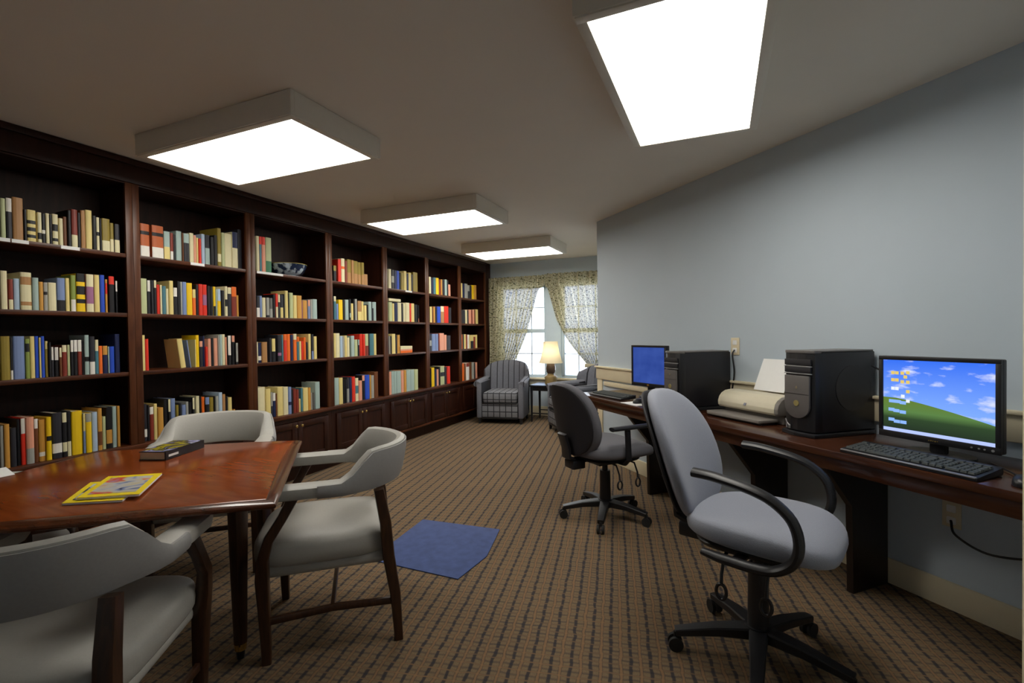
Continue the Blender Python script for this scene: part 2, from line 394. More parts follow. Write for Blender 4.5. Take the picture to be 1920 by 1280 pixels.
tag(o.build('bookcase_counter', M_shelfh), 'long dark cherry ledge between the cupboards and the bookshelves', 'counter')
o = MB(); o.box(BACK+.002, BX+.004, PY(-2), PY(6), H-.154, H-.002, .002); o.box(BX+.004, BX+.022, PY(-2), PY(6), H-.04, H-.002, .003)
tag(o.build('crown_moulding', M_shelf), 'long dark frieze moulding joining the bookcases to the ceiling', 'moulding')
o = MB(); o.box(BACK+.002, BX-.002, PY(6)+.002, WY-.002, 0, H-.002); tag(o.build('filler_panel', M_shelf, smooth=False), 'dark cherry end panel between last bookcase and window wall', 'panel')

# ------------------------------------------------------------------ books
PAL = {'K': ('black', '#0d0b11'), 'k': ('charcoal', '#26262e'), 'N': ('navy', '#14204c'), 'B': ('bright blue', '#2450c8'), 'b': ('slate blue', '#7c90bc'),
 'l': ('pale blue', '#b0c6da'), 'T': ('teal', '#487c88'), 't': ('pale grey-green', '#a8beb8'), 'G': ('green', '#2c7850'), 'g': ('olive green', '#8c9c48'),
 'Y': ('yellow', '#f8cc08'), 'y': ('pale yellow', '#e8d488'), 'O': ('orange', '#f0701a'), 'o': ('amber', '#d09840'), 'R': ('red', '#e03018'), 'r': ('maroon', '#86301f'),
 'M': ('brown', '#70401c'), 'm': ('tan', '#b48450'), 'C': ('cream', '#e8dfb4'), 'W': ('white', '#eeeae0'), 'A': ('grey', '#a4a49c'), 'a': ('dark grey', '#64645f'),
 'P': ('salmon', '#e8a284'), 'U': ('gold-brown', '#94802c'), 'V': ('pale green', '#c0c896'), 'p': ('mauve', '#a0688c'), 'X': ('burnt orange', '#bc6030')}
BM = {}
def bmat(c):
    if c not in BM: BM[c] = mat(PAL[c][0].replace(' ', '_')+'_book_cover', PAL[c][1], .5, var=.1, scale=25, stretch=(1, 1, .3))
    return BM[c]
def book_mesh(w_, d_, h_, col, bands):
    o = MB(); bo = .0025
    mats = [bmat(col), M_page]; o.mi = 1
    o.box(-d_+.004, -.006, -w_/2+bo*.8, w_/2-bo*.8, .003, h_-.004)
    idx = {col: 0}; lv = [0.0, 1.0]
    for c, a, b in bands:
        if c not in idx: mats.append(bmat(c)); idx[c] = len(mats)-1
        lv += [a, b]
    lv = sorted(set(lv))
    n = 5; out = []
    for k in range(n+1):
        a = -PI/2+PI*k/n; out.append((math.cos(a)*min(.006, w_*.22)-.004, math.sin(a)*w_/2))
    poly = [(-d_, -w_/2)]+out+[(-d_, w_/2), (-d_, w_/2-bo), (-.006, w_/2-bo), (-.006, -w_/2+bo), (-d_, -w_/2+bo)]
    for a, b in zip(lv, lv[1:]):
        m = (a+b)/2; c = col
        for cc, p, q in bands:
            if p <= m <= q: c = cc
        o.mi = idx[c]
        A_ = [o.bm.verts.new((x, y, a*h_)) for x, y in poly]; B_ = [o.bm.verts.new((x, y, b*h_)) for x, y in poly]
        for i in range(len(poly)):
            jx = (i+1) % len(poly)
            f = o.bm.faces.new((A_[i], A_[jx], B_[jx], B_[i])); spine = 1 <= i <= n
            f.material_index = idx[c] if spine else 0
        if a == 0: f = o.bm.faces.new(A_[::-1]); f.material_index = 0
        if b == 1: f = o.bm.faces.new(B_); f.material_index = 0
    bmesh.ops.remove_doubles(o.bm, verts=o.bm.verts, dist=1e-6)
    return o, mats
# transcription of the shelves: "x0 x1 top colour[label colour lo hi]" read off the spines
Z = {'1': (0, 340, .2030), '2': (0, 600, .21875), '3': (240, 390, .1719), '4': (240, 600, .1875), '5': (470, 400, .1719), '6': (470, 600, .15625),
     '7': (610, 430, .1485), '8': (610, 600, .1406), '9': (720, 460, .125), '0': (720, 600, .125)}
BOOKS = {
(0,0): ('1', '0 48 160 V|52 108 160 kW69|112 212 160 m|216 245 262 K|246 330 272 yK12K34K56|344 384 290 CK13|386 418 300 KW34|420 455 298 C|458 480 310 K|482 536 308 CK12K46|546 582 345 C|584 618 330 M|620 655 270 K|657 715 266 rC03|717 742 292 K|744 786 272 m|788 848 272 y|850 888 320 K|890 918 335 CK45|920 938 345 K|940 1014 352 UC03|1016 1050 388 UC04|1053 1105 400 kC04'),
(0,1): ('1', '0 65 828 C|78 120 905 rC03|122 180 900 l|182 290 845 Cm12m68|296 356 892 t|360 398 928 o|402 440 935 AK56|443 520 938 C|524 600 895 bK03|604 640 895 y|652 698 868 gW03|700 785 855 YK23K46K79|795 864 862 pC02C69|868 918 866 y|922 965 866 B|967 992 905 oR58|1004 1055 880 KR79|1068 1085 920 KW69'),
(0,2): ('2', '0 84 138 U|86 108 150 KW02|110 210 138 b|212 254 160 gK68|256 296 138 y|298 329 138 B|330 351 150 y|352 380 138 B|386 410 180 Uy79|412 438 190 K|440 460 230 kW59|468 502 232 KW59|510 530 236 MC69|532 572 215 rC79|576 600 212 V|602 628 172 KW69|630 662 170 KW69|664 700 170 rW69|702 718 180 K|720 762 128 tK34|764 812 140 kW03|814 844 168 TC69|846 878 220 O|880 922 220 No69|924 939 226 t|940 980 226 B|983 1025 120 N'),
(0,3): ('2', '0 29 905 A|31 82 890 o|88 140 920 k|142 172 850 K|174 216 840 RW69|218 290 828 PA03|292 325 845 MW79|328 386 850 oW12|388 440 830 YK45|444 528 790 kW13|532 572 790 KC13C79|574 606 780 KC03|612 704 775 Y|706 732 800 by59|734 784 795 YA79|786 834 785 l|836 874 755 oM14|878 906 825 V|908 960 742 Ko14|962 998 738 t|1000 1028 735 o'),
(1,0): ('3', '134 233 182 XW03K67|262 385 205 XW03K67|392 458 262 ty04|462 494 275 rW03|496 520 290 K|524 584 258 t|586 600 270 M|602 668 285 kt69|672 716 278 C|718 744 300 P|746 768 325 y|770 800 335 R|802 838 288 l|842 892 300 kt05|895 935 320 K|940 972 300 K|975 1015 225 UC13|1018 1054 272 V|1056 1130 290 C|1132 1196 270 CN59|1198 1240 240 k'),
(1,1): ('3', '134 205 772 V|212 245 790 kW69|248 280 790 k|282 310 790 KC79|314 345 835 R|348 372 840 C|374 414 852 T|416 442 880 C|444 494 795 y|498 538 870 KW69|540 570 800 K|574 592 805 A|594 638 808 b|640 700 820 Y|702 740 888 Oy69|742 768 835 K|772 812 832 R|814 860 838 Rp36|864 895 850 K|897 926 858 K|930 956 858 YK03|958 974 884 t|976 1012 884 Yl59|1015 1050 900 K|1058 1085 855 CK35|1087 1128 868 kC79|1130 1184 862 rO69|1186 1208 952 o'),
(1,2): ('4', '132 170 150 y|172 206 188 R|525 578 188 y<|584 606 200 b<|608 635 195 y|637 710 150 Y|712 748 210 kP79|750 766 160 N|768 799 265 R|800 830 185 P|832 856 180 K|858 896 180 P|898 916 150 A|918 942 145 t|944 970 142 C|972 986 170 P|1000 1030 155 KW39|1040 1068 155 KP79|1078 1102 228 KA19'),
(1,3): ('4', '158 190 840 kW13|192 216 850 K|218 256 865 rW79|258 292 835 y|300 355 872 o|358 396 795 K|398 426 790 KC69|428 472 782 b|476 508 848 U|510 538 830 K|540 580 845 b|582 606 815 A|608 640 820 K|642 666 775 KC69|680 715 758 C|718 736 765 K|738 766 768 O|768 815 768 Kb79|817 855 770 U|858 876 760 K|878 906 758 AK34|908 944 722 lo03|946 975 740 m|978 1000 760 K|1002 1040 770 y|1060 1075 895 o'),
(2,0): ('5', '62 92 250 C|94 120 255 RT07|122 160 262 RP07|164 225 272 VG03'),
(2,1): ('5', '65 100 905 kW04|102 125 900 b|127 165 920 C|168 205 920 kA19|207 240 925 aA04|245 270 885 K|272 298 875 RC04|300 322 885 KC69|324 355 890 ky04|358 372 880 K|374 408 845 y|410 420 870 K|422 462 868 V|466 504 895 y|508 558 898 o|560 566 950 p|568 618 950 o|620 648 945 bP69|650 675 940 A|677 725 938 t'),
(2,2): ('6', '70 90 262 C|92 130 270 NW13|134 200 262 m|228 250 215 k|252 298 222 Ky49|325 370 180 kp23|372 392 175 T|394 434 170 OR07|436 474 168 O|476 508 175 N|512 552 165 OC79|554 582 198 TO79|584 608 252 y|610 634 252 R|636 662 208 O|665 688 265 k|692 722 165 y|730 755 170 kb03|758 795 195 y'),
(2,3): ('6', '76 174 800 C|178 240 822 y|244 266 865 Ak04|268 300 870 NW69|302 320 880 M|322 388 798 y|390 450 798 C|454 490 800 bN34|494 510 830 K|512 545 822 r|547 578 830 r|580 602 1000 y|604 626 812 T|628 690 808 y|692 722 808 o|724 742 870 A|745 770 870 a|775 830 738 t'),
(3,0): ('7', '105 140 460 KU69|160 200 380 R|202 245 372 CO56|250 275 400 r|278 325 385 Um04|327 360 392 m|362 410 405 Um04|412 450 420 Um04|452 490 422 Um04|492 535 570 m'),
(3,1): ('7', '108 136 845 TC79|138 165 940 b|170 220 890 Y|224 248 890 K|252 295 890 t|297 322 880 kt13|326 354 935 y|357 372 880 K|376 400 880 A|412 458 905 my04|460 482 910 y|492 522 960 y|526 545 950 K|548 585 915 t|587 610 918 kt69|612 642 918 t'),
(3,2): ('8', '112 140 175 y|142 192 175 C|198 232 212 l|234 255 215 A|258 290 205 y|292 322 232 C|345 388 208 t|392 432 258 V|434 456 260 kt69|458 495 185 R|497 530 188 R|534 574 182 Vr04|578 590 185 K|594 648 180 T|650 680 182 y'),
(3,3): ('8', '122 182 768 t|184 234 766 y|238 262 790 K|264 286 790 K|288 318 765 kA05|320 354 760 N|356 398 752 R|402 442 770 CT36|448 492 805 P|494 526 735 KP79|528 590 728 B|592 612 730 o|614 650 735 A|655 704 685 M'),
(4,0): ('9', '74 108 358 C|112 155 370 kA36|158 192 378 N|194 228 385 B|232 250 410 K|252 296 415 U|298 340 390 y|345 368 425 N|370 410 415 y|412 435 440 K|438 504 412 U'),
(4,1): ('9', '78 125 850 V|128 155 870 y|160 205 860 N|208 262 860 C|265 288 870 k|290 320 870 C|322 384 862 C|388 408 870 R|410 455 872 y|460 505 890 K|507 525 900 KP02'),
(4,2): ('0', '80 96 240 A|98 118 240 K|120 172 205 y|175 198 225 k|200 240 222 o'),
(4,3): ('0', '80 112 770 P|115 150 765 t|152 188 765 t|190 256 758 t|258 298 752 P|300 336 748 o|340 398 748 t|400 455 740 t|458 512 736 V'),
(5,0): ('9', '675 708 475 C|712 742 490 N|744 778 485 T|780 822 492 Y|825 852 512 r|854 875 512 o|878 910 520 k|914 945 515 t|947 965 525 k|968 998 590 P'),
(5,1): ('9', '690 720 920 y|722 742 925 M|744 768 920 o|772 795 935 K|798 850 920 B|853 902 915 mC69|905 968 915 R|972 1010 935 k'),
(5,2): ('0', '680 718 225 kA36|722 775 205 b|777 815 205 b|817 835 200 r|838 902 195 P|905 940 220 P|942 1000 230 k'),
(5,3): ('0', '672 695 720 kA36|698 712 720 K|715 758 710 Y|762 790 730 N|793 820 735 P|823 845 700 K|848 908 685 Vk46|912 940 700 k|945 995 690 R'),
(6,0): ('9', '1148 1178 570 y|1182 1210 575 N|1214 1255 580 A|1258 1285 600 Ak05|1288 1315 600 k|1318 1352 600 Y|1354 1388 600 o'),
(6,1): ('9', '1158 1218 970 k|1222 1250 968 C|1252 1270 970 k|1272 1310 966 P|1312 1328 970 r|1330 1356 966 P|1358 1374 966 M|1376 1412 962 y'),
(6,2): ('0', '1152 1178 215 O|1180 1200 210 k|1202 1230 212 y|1232 1250 220 r|1252 1280 218 W|1300 1345 225 yk05|1348 1372 250 r|1376 1400 220 y'),
(6,3): ('0', '1168 1202 648 O|1205 1228 650 M|1230 1280 640 Wr79|1285 1315 630 M|1318 1352 630 A|1355 1370 640 k|1372 1400 632 P'),
}
ROWN = ['top shelf', 'second shelf', 'third shelf', 'bottom ledge']
ORD = ['first', 'second', 'third', 'fourth', 'fifth', 'sixth', 'seventh', 'eighth', 'ninth', 'tenth', 'eleventh', 'twelfth', 'thirteenth', 'fourteenth', 'fifteenth', 'sixteenth',
       'seventeenth', 'eighteenth', 'nineteenth', 'twentieth', '21st', '22nd', '23rd', '24th', '25th', '26th', '27th', '28th', '29th', '30th']
BB = ['leftmost bay', 'second bay', 'third bay', 'fourth bay', 'fifth bay', 'sixth bay', 'bay nearest window']
FINE = {0: 0.0, 1: .12, 2: .22, 3: .33, 4: .45, 5: .56, 6: .67, 7: .78, 8: .88, 9: 1.0}
def onplane(px, py, x):
    d = ray(px, py); k = x/d.x; return k*d.y, EYE+k*d.z
allb = []
for (bay, row), (zk, txt) in BOOKS.items():
    ox, oy, sc_ = Z[zk]; zs = (SH+[CT])[row]
    lo, hi = PY(bay-1)+.042, PY(bay)-.042; last = lo
    for k, tok in enumerate(txt.split('|')):
        a, b, top, code = tok.split(); lean = code.endswith('<'); code = code.rstrip('<')
        xs = -3.488-random.uniform(0, .014)
        y0, _ = onplane(ox+float(a)*sc_, oy+float(top)*sc_, xs); y1, zt = onplane(ox+float(b)*sc_, oy+float(top)*sc_, xs)
        y0 = max(y0, last+.0006); y1 = min(max(y1, y0+.007), hi)
        if y1-y0 < .006: continue
        last = y1; hgt = min(max(zt-zs, .12), .345); wd = y1-y0-.0008
        bands = [(code[i], FINE[int(code[i+1])], FINE[int(code[i+2])]) for i in range(1, len(code)-2, 3)]
        dp = min(.27, max(.13, hgt*.72+random.uniform(-.01, .01)))
        rx = math.radians(7) if lean else 0
        if lean: last += .03
        nm = PAL[code[0]][0]; sz = 'tall' if hgt > .265 else ('short' if hgt < .2 else ('thick' if wd > .05 else ('slim' if wd < .02 else 'medium')))
        lab = ' with '+PAL[bands[0][0]][0]+' band' if bands else ''
        allb.append((wd*hgt/(xs*xs+y0*y0), wd, dp, hgt, code[0], bands, (xs, (y0+y1)/2, zs+.0005+(wd*.5*math.sin(rx) if rx else 0)), rx, f'{sz} {nm} book{lab}, {ORD[k]} from left, {ROWN[row]}, {BB[bay]}', f'books on the {ROWN[row]} of the {BB[bay]}'))
allb.sort(key=lambda q: -q[0])
for q in allb[:295]:
    ob, mats = book_mesh(*q[1:6]); o = ob.build('book', mats, smooth=False); o.location = q[6]; o.rotation_euler.x = q[7]
    tag(o, q[8], 'book', q[9])
rest = MB(); rm_ = []
for q in allb[295:]:                       # the smallest and farthest spines
    ob, mats = book_mesh(*q[1:6])
    for f in ob.bm.faces:
        mm = mats[f.material_index]
        if mm not in rm_: rm_.append(mm)
        f.material_index = rm_.index(mm)
    T = Matrix.Translation(q[6]) @ Matrix.Rotation(q[7], 4, 'X'); mp = {v: rest.bm.verts.new(T @ v.co) for v in ob.bm.verts}
    for f in ob.bm.faces:
        nf = rest.bm.faces.new([mp[v] for v in f.verts]); nf.material_index = f.material_index
    ob.bm.free()
tag(rest.build('books', rm_, smooth=False), 'smallest thin and distant book spines filling the far shelves', 'books', kind='stuff')
# books lying flat
def flat_book(name, loc, lx, ly, lz, col, label, rz=0):
    o = MB(); o.box(-lx/2, lx/2, -ly/2, ly/2, 0, .003); o.box(-lx/2, lx/2, -ly/2, ly/2, lz-.003, lz); o.box(lx/2-.004, lx/2, -ly/2, ly/2, .003, lz-.003)
    o.mi = 1; o.box(-lx/2+.004, lx/2-.004, -ly/2+.004, ly/2-.004, .003, lz-.003)
    r = o.build(name, [bmat(col), M_page], smooth=False, rot=rz, loc=loc)
    return tag(r, label, 'book')
flat_book('book', (-3.575, 4.60, 1.6885), .15, .22, .030, 'C', 'cream book lying flat across upright books, fifth bay, second shelf')
for c, z0, th, lb in (('O', 1.076, .028, 'bottom'), ('P', 1.1045, .018, 'middle'), ('C', 1.123, .035, 'topmost')):
    y0, _ = onplane(751.5, 650, -3.49); y1, _ = onplane(773, 650, -3.49)
    flat_book('book', (-3.57, (y0+y1)/2, z0), .16, y1-y0, th, c, f'{PAL[c][0]} book lying flat, {lb} of the three piled in fifth bay')
# bowl on the third bay's top shelf
bw = MB(); prof = [(.07, 0), (.085, .004), (.08, .014), (.12, .03), (.147, .07), (.160, .112), (.155, .112), (.140, .068), (.10, .036), (.03, .024)]
bw.lathe(prof, n=40)
def bowl_mat():
    m, n, l, b = nodemat('blue_white_glazed_china')
    tc = n.new('ShaderNodeTexCoord'); v = n.new('ShaderNodeTexNoise'); v.inputs['Scale'].default_value = 16; v.inputs['Detail'].default_value = 3; l.new(tc.outputs['Object'], v.inputs[0])
    r = n.new('ShaderNodeValToRGB'); l.new(v.outputs['Fac'], r.inputs[0]); e = r.color_ramp.elements
    e[0].position = .50; e[0].color = (.015, .028, .07, 1); e[1].position = .60; e[1].color = (.55, .66, .75, 1)
    l.new(r.outputs[0], b.inputs['Base Color']); b.inputs['Roughness'].default_value = .12; return m
by0, _ = onplane(527, 505, -3.6); by1, _ = onplane(588, 505, -3.6)
bo = bw.build('bowl', bowl_mat(), loc=(-3.622, 3.20, 1.8305)); tag(bo, 'blue and white china bowl with gold rim on the top shelf', 'bowl')
rm = MB(); rm.tube([(.158*math.cos(a), .158*math.sin(a), .113) for a in [2*PI*k/40 for k in range(41)]], .0035, 6, cap=False); rm.build('rim', mat('olive_gold_rim', (.42, .36, .08), .3), bo)

# ------------------------------------------------------------------ the table
def bowed(corners, bow, n=8):
    out = []; m = len(corners)
    for i in range(m):
        a = Vector(corners[i]); b = Vector(corners[(i+1) % m]); d = b-a; nrm = Vector((d.y, -d.x)).normalized()
        for k in range(n): t = k/n; out.append(tuple(a+d*t+nrm*bow[i]*4*t*(1-t)))
    return out
TC = [(-1.333, 1.112), (-2.02, 1.853), (-2.76, 1.30), (-2.35, .36)]
ctr = Vector((sum(p[0] for p in TC)/4, sum(p[1] for p in TC)/4))
loc = [(p[0]-ctr.x, p[1]-ctr.y) for p in TC]
tbl = empty('table', (ctr.x, ctr.y, 0), 0, 'reddish mahogany table with brass-footed legs, magazines lying on it', 'table')
poly = bowed(loc, [.0, .045, .05, .022])
def inset(poly, d):
    out = []
    for x, y in poly: r = math.hypot(x, y); out.append((x*(1-d/r), y*(1-d/r)))
    return out
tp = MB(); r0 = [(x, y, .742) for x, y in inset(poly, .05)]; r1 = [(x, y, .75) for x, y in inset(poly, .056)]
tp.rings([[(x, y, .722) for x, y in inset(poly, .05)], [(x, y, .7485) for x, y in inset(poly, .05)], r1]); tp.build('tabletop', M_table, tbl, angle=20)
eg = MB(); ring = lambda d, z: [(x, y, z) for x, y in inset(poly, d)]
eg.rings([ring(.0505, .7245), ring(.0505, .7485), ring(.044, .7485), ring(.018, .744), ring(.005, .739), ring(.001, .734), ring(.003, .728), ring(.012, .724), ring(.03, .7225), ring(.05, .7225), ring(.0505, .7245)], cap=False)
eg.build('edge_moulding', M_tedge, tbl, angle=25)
legs = [(-1.775, 1.300), (-2.13, 1.70), (-2.55, 1.24), (-2.13, .78)]
ap = MB(); L = [(x-ctr.x, y-ctr.y) for x, y in legs]
for i in range(4):
    a = Vector(L[i]); b = Vector(L[(i+1) % 4]); d = (b-a).normalized(); nn = Vector((d.y, -d.x))*.012
    ap.prism([tuple(a+nn), tuple(b+nn), tuple(b-nn), tuple(a-nn)], .64, .7215)
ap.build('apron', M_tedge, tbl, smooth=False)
for x, y in L:
    l_ = MB(); l_.tube([(x, y, .7215), (x, y, .62), (x, y, .10), (x, y, .055)], [.030, .030, .020, .019], 12, True); lg = l_.build('leg', M_chairwood, tbl)
    f_ = MB(); f_.tube([(x, y, .062), (x, y, .035)], [.0235, .021], 16); f_.build('ferrule', M_brass, lg)
    f_ = MB(); f_.tube([(x, y, .035), (x, y, .0)], [.017, .014], 16); f_.build('foot', M_black, lg)

# things on the table
def picture_mat(name, cols, scale):
    m, n, l, b = nodemat(name)
    tc = n.new('ShaderNodeTexCoord'); v = n.new('ShaderNodeTexNoise'); v.inputs['Scale'].default_value = scale; v.inputs['Detail'].default_value = 2; v.inputs['Distortion'].default_value = 1
    l.new(tc.outputs['Object'], v.inputs[0]); r = n.new('ShaderNodeValToRGB'); r.color_ramp.interpolation = 'EASE'; l.new(v.outputs['Fac'], r.inputs[0])
    e = r.color_ramp.elements
    for i, c in enumerate(cols):
        p = .32+.36*i/(len(cols)-1)
        if i < 2: e[i].position = p; e[i].color = (*c, 1)
        else: k = e.new(p); k.color = (*c, 1)
    l.new(r.outputs[0], b.inputs['Base Color']); b.inputs['Roughness'].default_value = .22; return m
M_ymag = mat('yellow_magazine_border', (1.0, .76, .0), .4, var=.03)
def magazine(a, z, label, pic):
    """a: four world corners of the cover, front-left first"""
    P = [Vector(p) for p in a]; c = sum(P, Vector((0, 0)))/4
    r = empty('magazine', (c.x, c.y, z), 0, label, 'magazine', 'yellow-bordered magazines')
    q = [tuple(p-c) for p in P]
    o = MB(); o.prism(q, 0, .007, .0015); o.build('pages', M_white, r)
    o = MB(); o.prism(q, .007, .0082); o.build('cover', M_ymag, r, smooth=False)
    q2 = [(x*.78, y*.78) for x, y in q]; o = MB(); o.prism(q2, .0082, .0087); o.build('cover_picture', pic, r, smooth=False)
magazine([(-1.951, .822), (-1.80, .915), (-1.985, 1.085), (-2.136, .985)], .7505, 'yellow-bordered magazine underneath, mostly covered, dark picture', picture_mat('dark_cover_picture', [(.01, .015, .06), (.02, .03, .1), (.7, .72, .8), (.03, .04, .12)], 14))
magazine([(-1.935, .853), (-1.782, .955), (-1.975, 1.138), (-2.123, 1.035)], .7598, 'yellow-bordered magazine on top with pale and red cover picture', picture_mat('pale_red_cover_picture', [(.02, .02, .05), (.30, .36, .55), (.62, .62, .62), (.66, .60, .42), (.75, .10, .03), (.35, .38, .55)], 9))
bk = empty('hardback_book', (-2.345, 1.39, .7505), 0, 'thick black hardback lying on table with yellow and lilac cover', 'book')
q = [(-2.352, 1.262), (-2.238, 1.305), (-2.322, 1.53), (-2.455, 1.47)]; q = [(x+2.345, y-1.39) for x, y in q]
o = MB(); o.prism([(x*.96, y*.96) for x, y in q], .003, .034); o.build('pages', mat('cream_page_edges', (.85, .76, .52), .8, scale=60, stretch=(1, 1, 30)), bk, smooth=False)
o = MB(); o.prism(q, 0, .003); o.prism(q, .034, .037)
a, b = Vector(q[1]), Vector(q[2]); d = (b-a).normalized(); nn = Vector((d.y, -d.x))
o.prism([tuple(a-nn*.004), tuple(b-nn*.004), tuple(b+nn*.003), tuple(a+nn*.003)], 0, .037); cv = o.build('cover', M_black, bk, smooth=False)
o = MB(); o.prism([(x*.93, y*.93) for x, y in q], .037, .0375); o.build('cover_picture', picture_mat('yellow_lilac_cover', [(.01, .01, .02), (.40, .33, .02), (.30, .26, .03), (.02, .02, .04), (.35, .35, .62), (.7, .7, .8)], 11), bk, smooth=False)
o = MB(); m_ = a.lerp(b, .3)+nn*.0032; e_ = a.lerp(b, .06)+nn*.0032
o.prism([tuple(e_), tuple(m_), tuple(m_+nn*.0006), tuple(e_+nn*.0006)], .012, .022); o.build('spine_title', M_white, bk, smooth=False)
o = MB(); o.prism([(-.13, -.05), (.085, -.075), (.075, .04), (-.11, .08)], 0, .0012); tag(o.build('paper_sheet', M_white, smooth=False, loc=(-2.66, .905, .7505)), 'white sheet of paper at the left end of table', 'paper')

# ------------------------------------------------------------------ barrel-back chairs
def guest_chair():
    r = empty('guest_chair', (0, 0, 0))
    # upholstered band: arms and back in one sweep
    path = []
    def bandpt(a):
        # a 0..1 from right arm tip round the back to the left tip
        pass
    pts = []
    for k in range(7): pts.append((.268, .24-.235*k/6))
    for k in range(1, 24):
        th = PI*k/24; pts.append((.268*math.cos(th)**1 if abs(math.cos(th)) > 1e-9 else 0, .005-.285*math.sin(th)**.9))
    for k in range(7): pts.append((-.268, .005+.235*k/6))
    N = len(pts); inn = []; rings = []; rb = []
    for i, (x, y) in enumerate(pts):
        a = Vector(pts[max(i-1, 0)]); b = Vector(pts[min(i+1, N-1)]); d = (b-a).normalized(); nrm = Vector((-d.y, d.x))  # towards the outside?
        if nrm.dot(Vector((x, y-.1))) < 0: nrm = -nrm
        u = abs(i-(N-1)/2)/((N-1)/2)                      # 0 at the back centre, 1 at arm tips
        s_ = min(1, max(0, (.62-u)/.20)); s_ = s_*s_*(3-2*s_)
        top = .702+.118*s_; bot = .645-.012*s_; th = .046-.016*s_
        if i == 0 or i == N-1: top -= .012; bot += .012; th *= .7
        lean = .035*s_
        ring = []
        for k in range(12):
            t = 2*PI*k/12; c_, s2 = sup(math.cos(t), .75), sup(math.sin(t), .6)
            z = (top+bot)/2+(top-bot)/2*s2; off = c_*th+lean*((z-bot)/(top-bot+1e-6)-.4)
            ring.append((x+nrm.x*off, y+nrm.y*off, z))
        rings.append(ring)
        if u < .74:
            hh = (top-bot)/2; zc = (top+bot)/2; rr = []
            for f1, f2 in ((.97, .004), (1.09, .0), (1.11, .0), (.97, -.002)):
                pass
            for zf in (-.86, -.5, 0, .5, .86):
                z = zc+hh*zf; off = th*1.0+.004+lean*((z-bot)/(top-bot)-.4)-.012*abs(zf)**4
                rr.append((x+nrm.x*off, y+nrm.y*off, z))
            for zf in (.86, -.86):
                z = zc+hh*zf; off = th*.75+lean*((z-bot)/(top-bot)-.4)
                rr.append((x+nrm.x*off, y+nrm.y*off, z))
            rb.append(rr)
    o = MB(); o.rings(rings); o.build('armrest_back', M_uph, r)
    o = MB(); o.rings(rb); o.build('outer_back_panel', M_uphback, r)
    # seat
    def seat(cx_, cy_, cz):
        w2 = .262-.02*(-cy_*.5+.5); x = sup(cx_, .42)*w2; y = sup(cy_, .42)*.275+.032; z = sup(cz, .5)*.062
        if cz > 0: z += .018*(1-cx_*cx_)*(1-cy_*cy_)
        return (x, y, .412+z)
    o = MB(); o.blob(seat, 40, 16); o.build('seat', M_uph, r, angle=80)
    o = MB(); o.box(-.235, .235, -.215, .262, .325, .375, .02, seg=3); o.build('seat_rail', M_uph, r)
    for sg in (-1, 1):
        o = MB(); o.tube([(sg*.245, .245, 0), (sg*.247, .25, .20), (sg*.25, .255, .34), (sg*.262, .25, .42), (sg*.276, .225, .50), (sg*.278, .175, .58), (sg*.27, .135, .655)], [.017, .021, .025, .022, .019, .018, .021], 10, True)
        o.build('front_leg', M_chairwood, r)
        o = MB(); o.tube([(sg*.25, -.262, 0), (sg*.245, -.25, .20), (sg*.24, -.225, .36), (sg*.238, -.215, .50), (sg*.235, -.19, .64)], [.018, .022, .025, .024, .021], 10, True)
        o.build('rear_leg', M_chairwood, r)
        o = MB(); o.tube([(sg*.246, .24, .165), (sg*.238, 0, .175), (sg*.245, -.255, .165)], [(.009, .014)]*3, 8, True); o.build('stretcher', M_chairwood, r)
    o = MB(); o.tube([(-.238, 0, .176), (.238, 0, .176)], [(.009, .013)]*2, 8, True); o.build('stretcher', M_chairwood, r)
    return r
gc = guest_chair()
def place(o, x, y, heading, label, cat, group):   # heading: direction the seat faces, degrees
    o.location = (x, y, 0); o.rotation_euler.z = math.radians(heading-90); tag(o, label, cat, group)
place(gc, -1.622, 1.662, 221, 'grey barrel-back chair with wooden legs at table end beside blue mat', 'chair', 'barrel-back chairs around the table')
g2 = copy_tree(gc); place(g2, -1.715, .715, 124, 'barrel-back chair seen from behind in the left foreground', 'chair', 'barrel-back chairs around the table')
g3 = copy_tree(gc); place(g3, -2.69, 1.84, -48, 'barrel-back chair behind the table in front of the bookcase', 'chair', 'barrel-back chairs around the table')
g4 = copy_tree(gc); place(g4, -2.74, .80, 33, 'barrel-back chair at left end of table, only its seat showing below', 'chair', 'barrel-back chairs around the table')

# ------------------------------------------------------------------ desk
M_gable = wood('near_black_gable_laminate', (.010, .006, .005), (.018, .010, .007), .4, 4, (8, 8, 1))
desk = empty('computer_desk', st(2.37, 2.3), WR, 'long dark brown computer desk along the blue wall', 'desk')
def dl(t): return -(t-2.3)          # desk-local x from t
def ds(s): return s-2.37
o = MB(); o.box(dl(3.80), dl(.72), ds(2.085), ds(2.634), .715, .75, .006); o.build('desktop', M_desk, desk)
o = MB(); o.box(dl(3.795), dl(.725), ds(2.105), ds(2.125), .655, .7145, .003); o.build('front_rail', M_desk, desk)
for t in (3.12, 2.12, 1.56):
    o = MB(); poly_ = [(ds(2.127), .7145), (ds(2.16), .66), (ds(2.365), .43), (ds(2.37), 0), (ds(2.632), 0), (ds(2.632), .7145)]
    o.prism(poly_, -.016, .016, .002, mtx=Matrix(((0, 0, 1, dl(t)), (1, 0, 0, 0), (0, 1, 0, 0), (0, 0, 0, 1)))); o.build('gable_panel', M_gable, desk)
rw = MB(); rw.box(-4.18, -2.85, WS-.022, WS-.002, .7515, .795, .004); tag(rw.build('cable_raceway', M_cream, rot=WR), 'cream cable cover strip on wall just above the desk', 'cable cover')

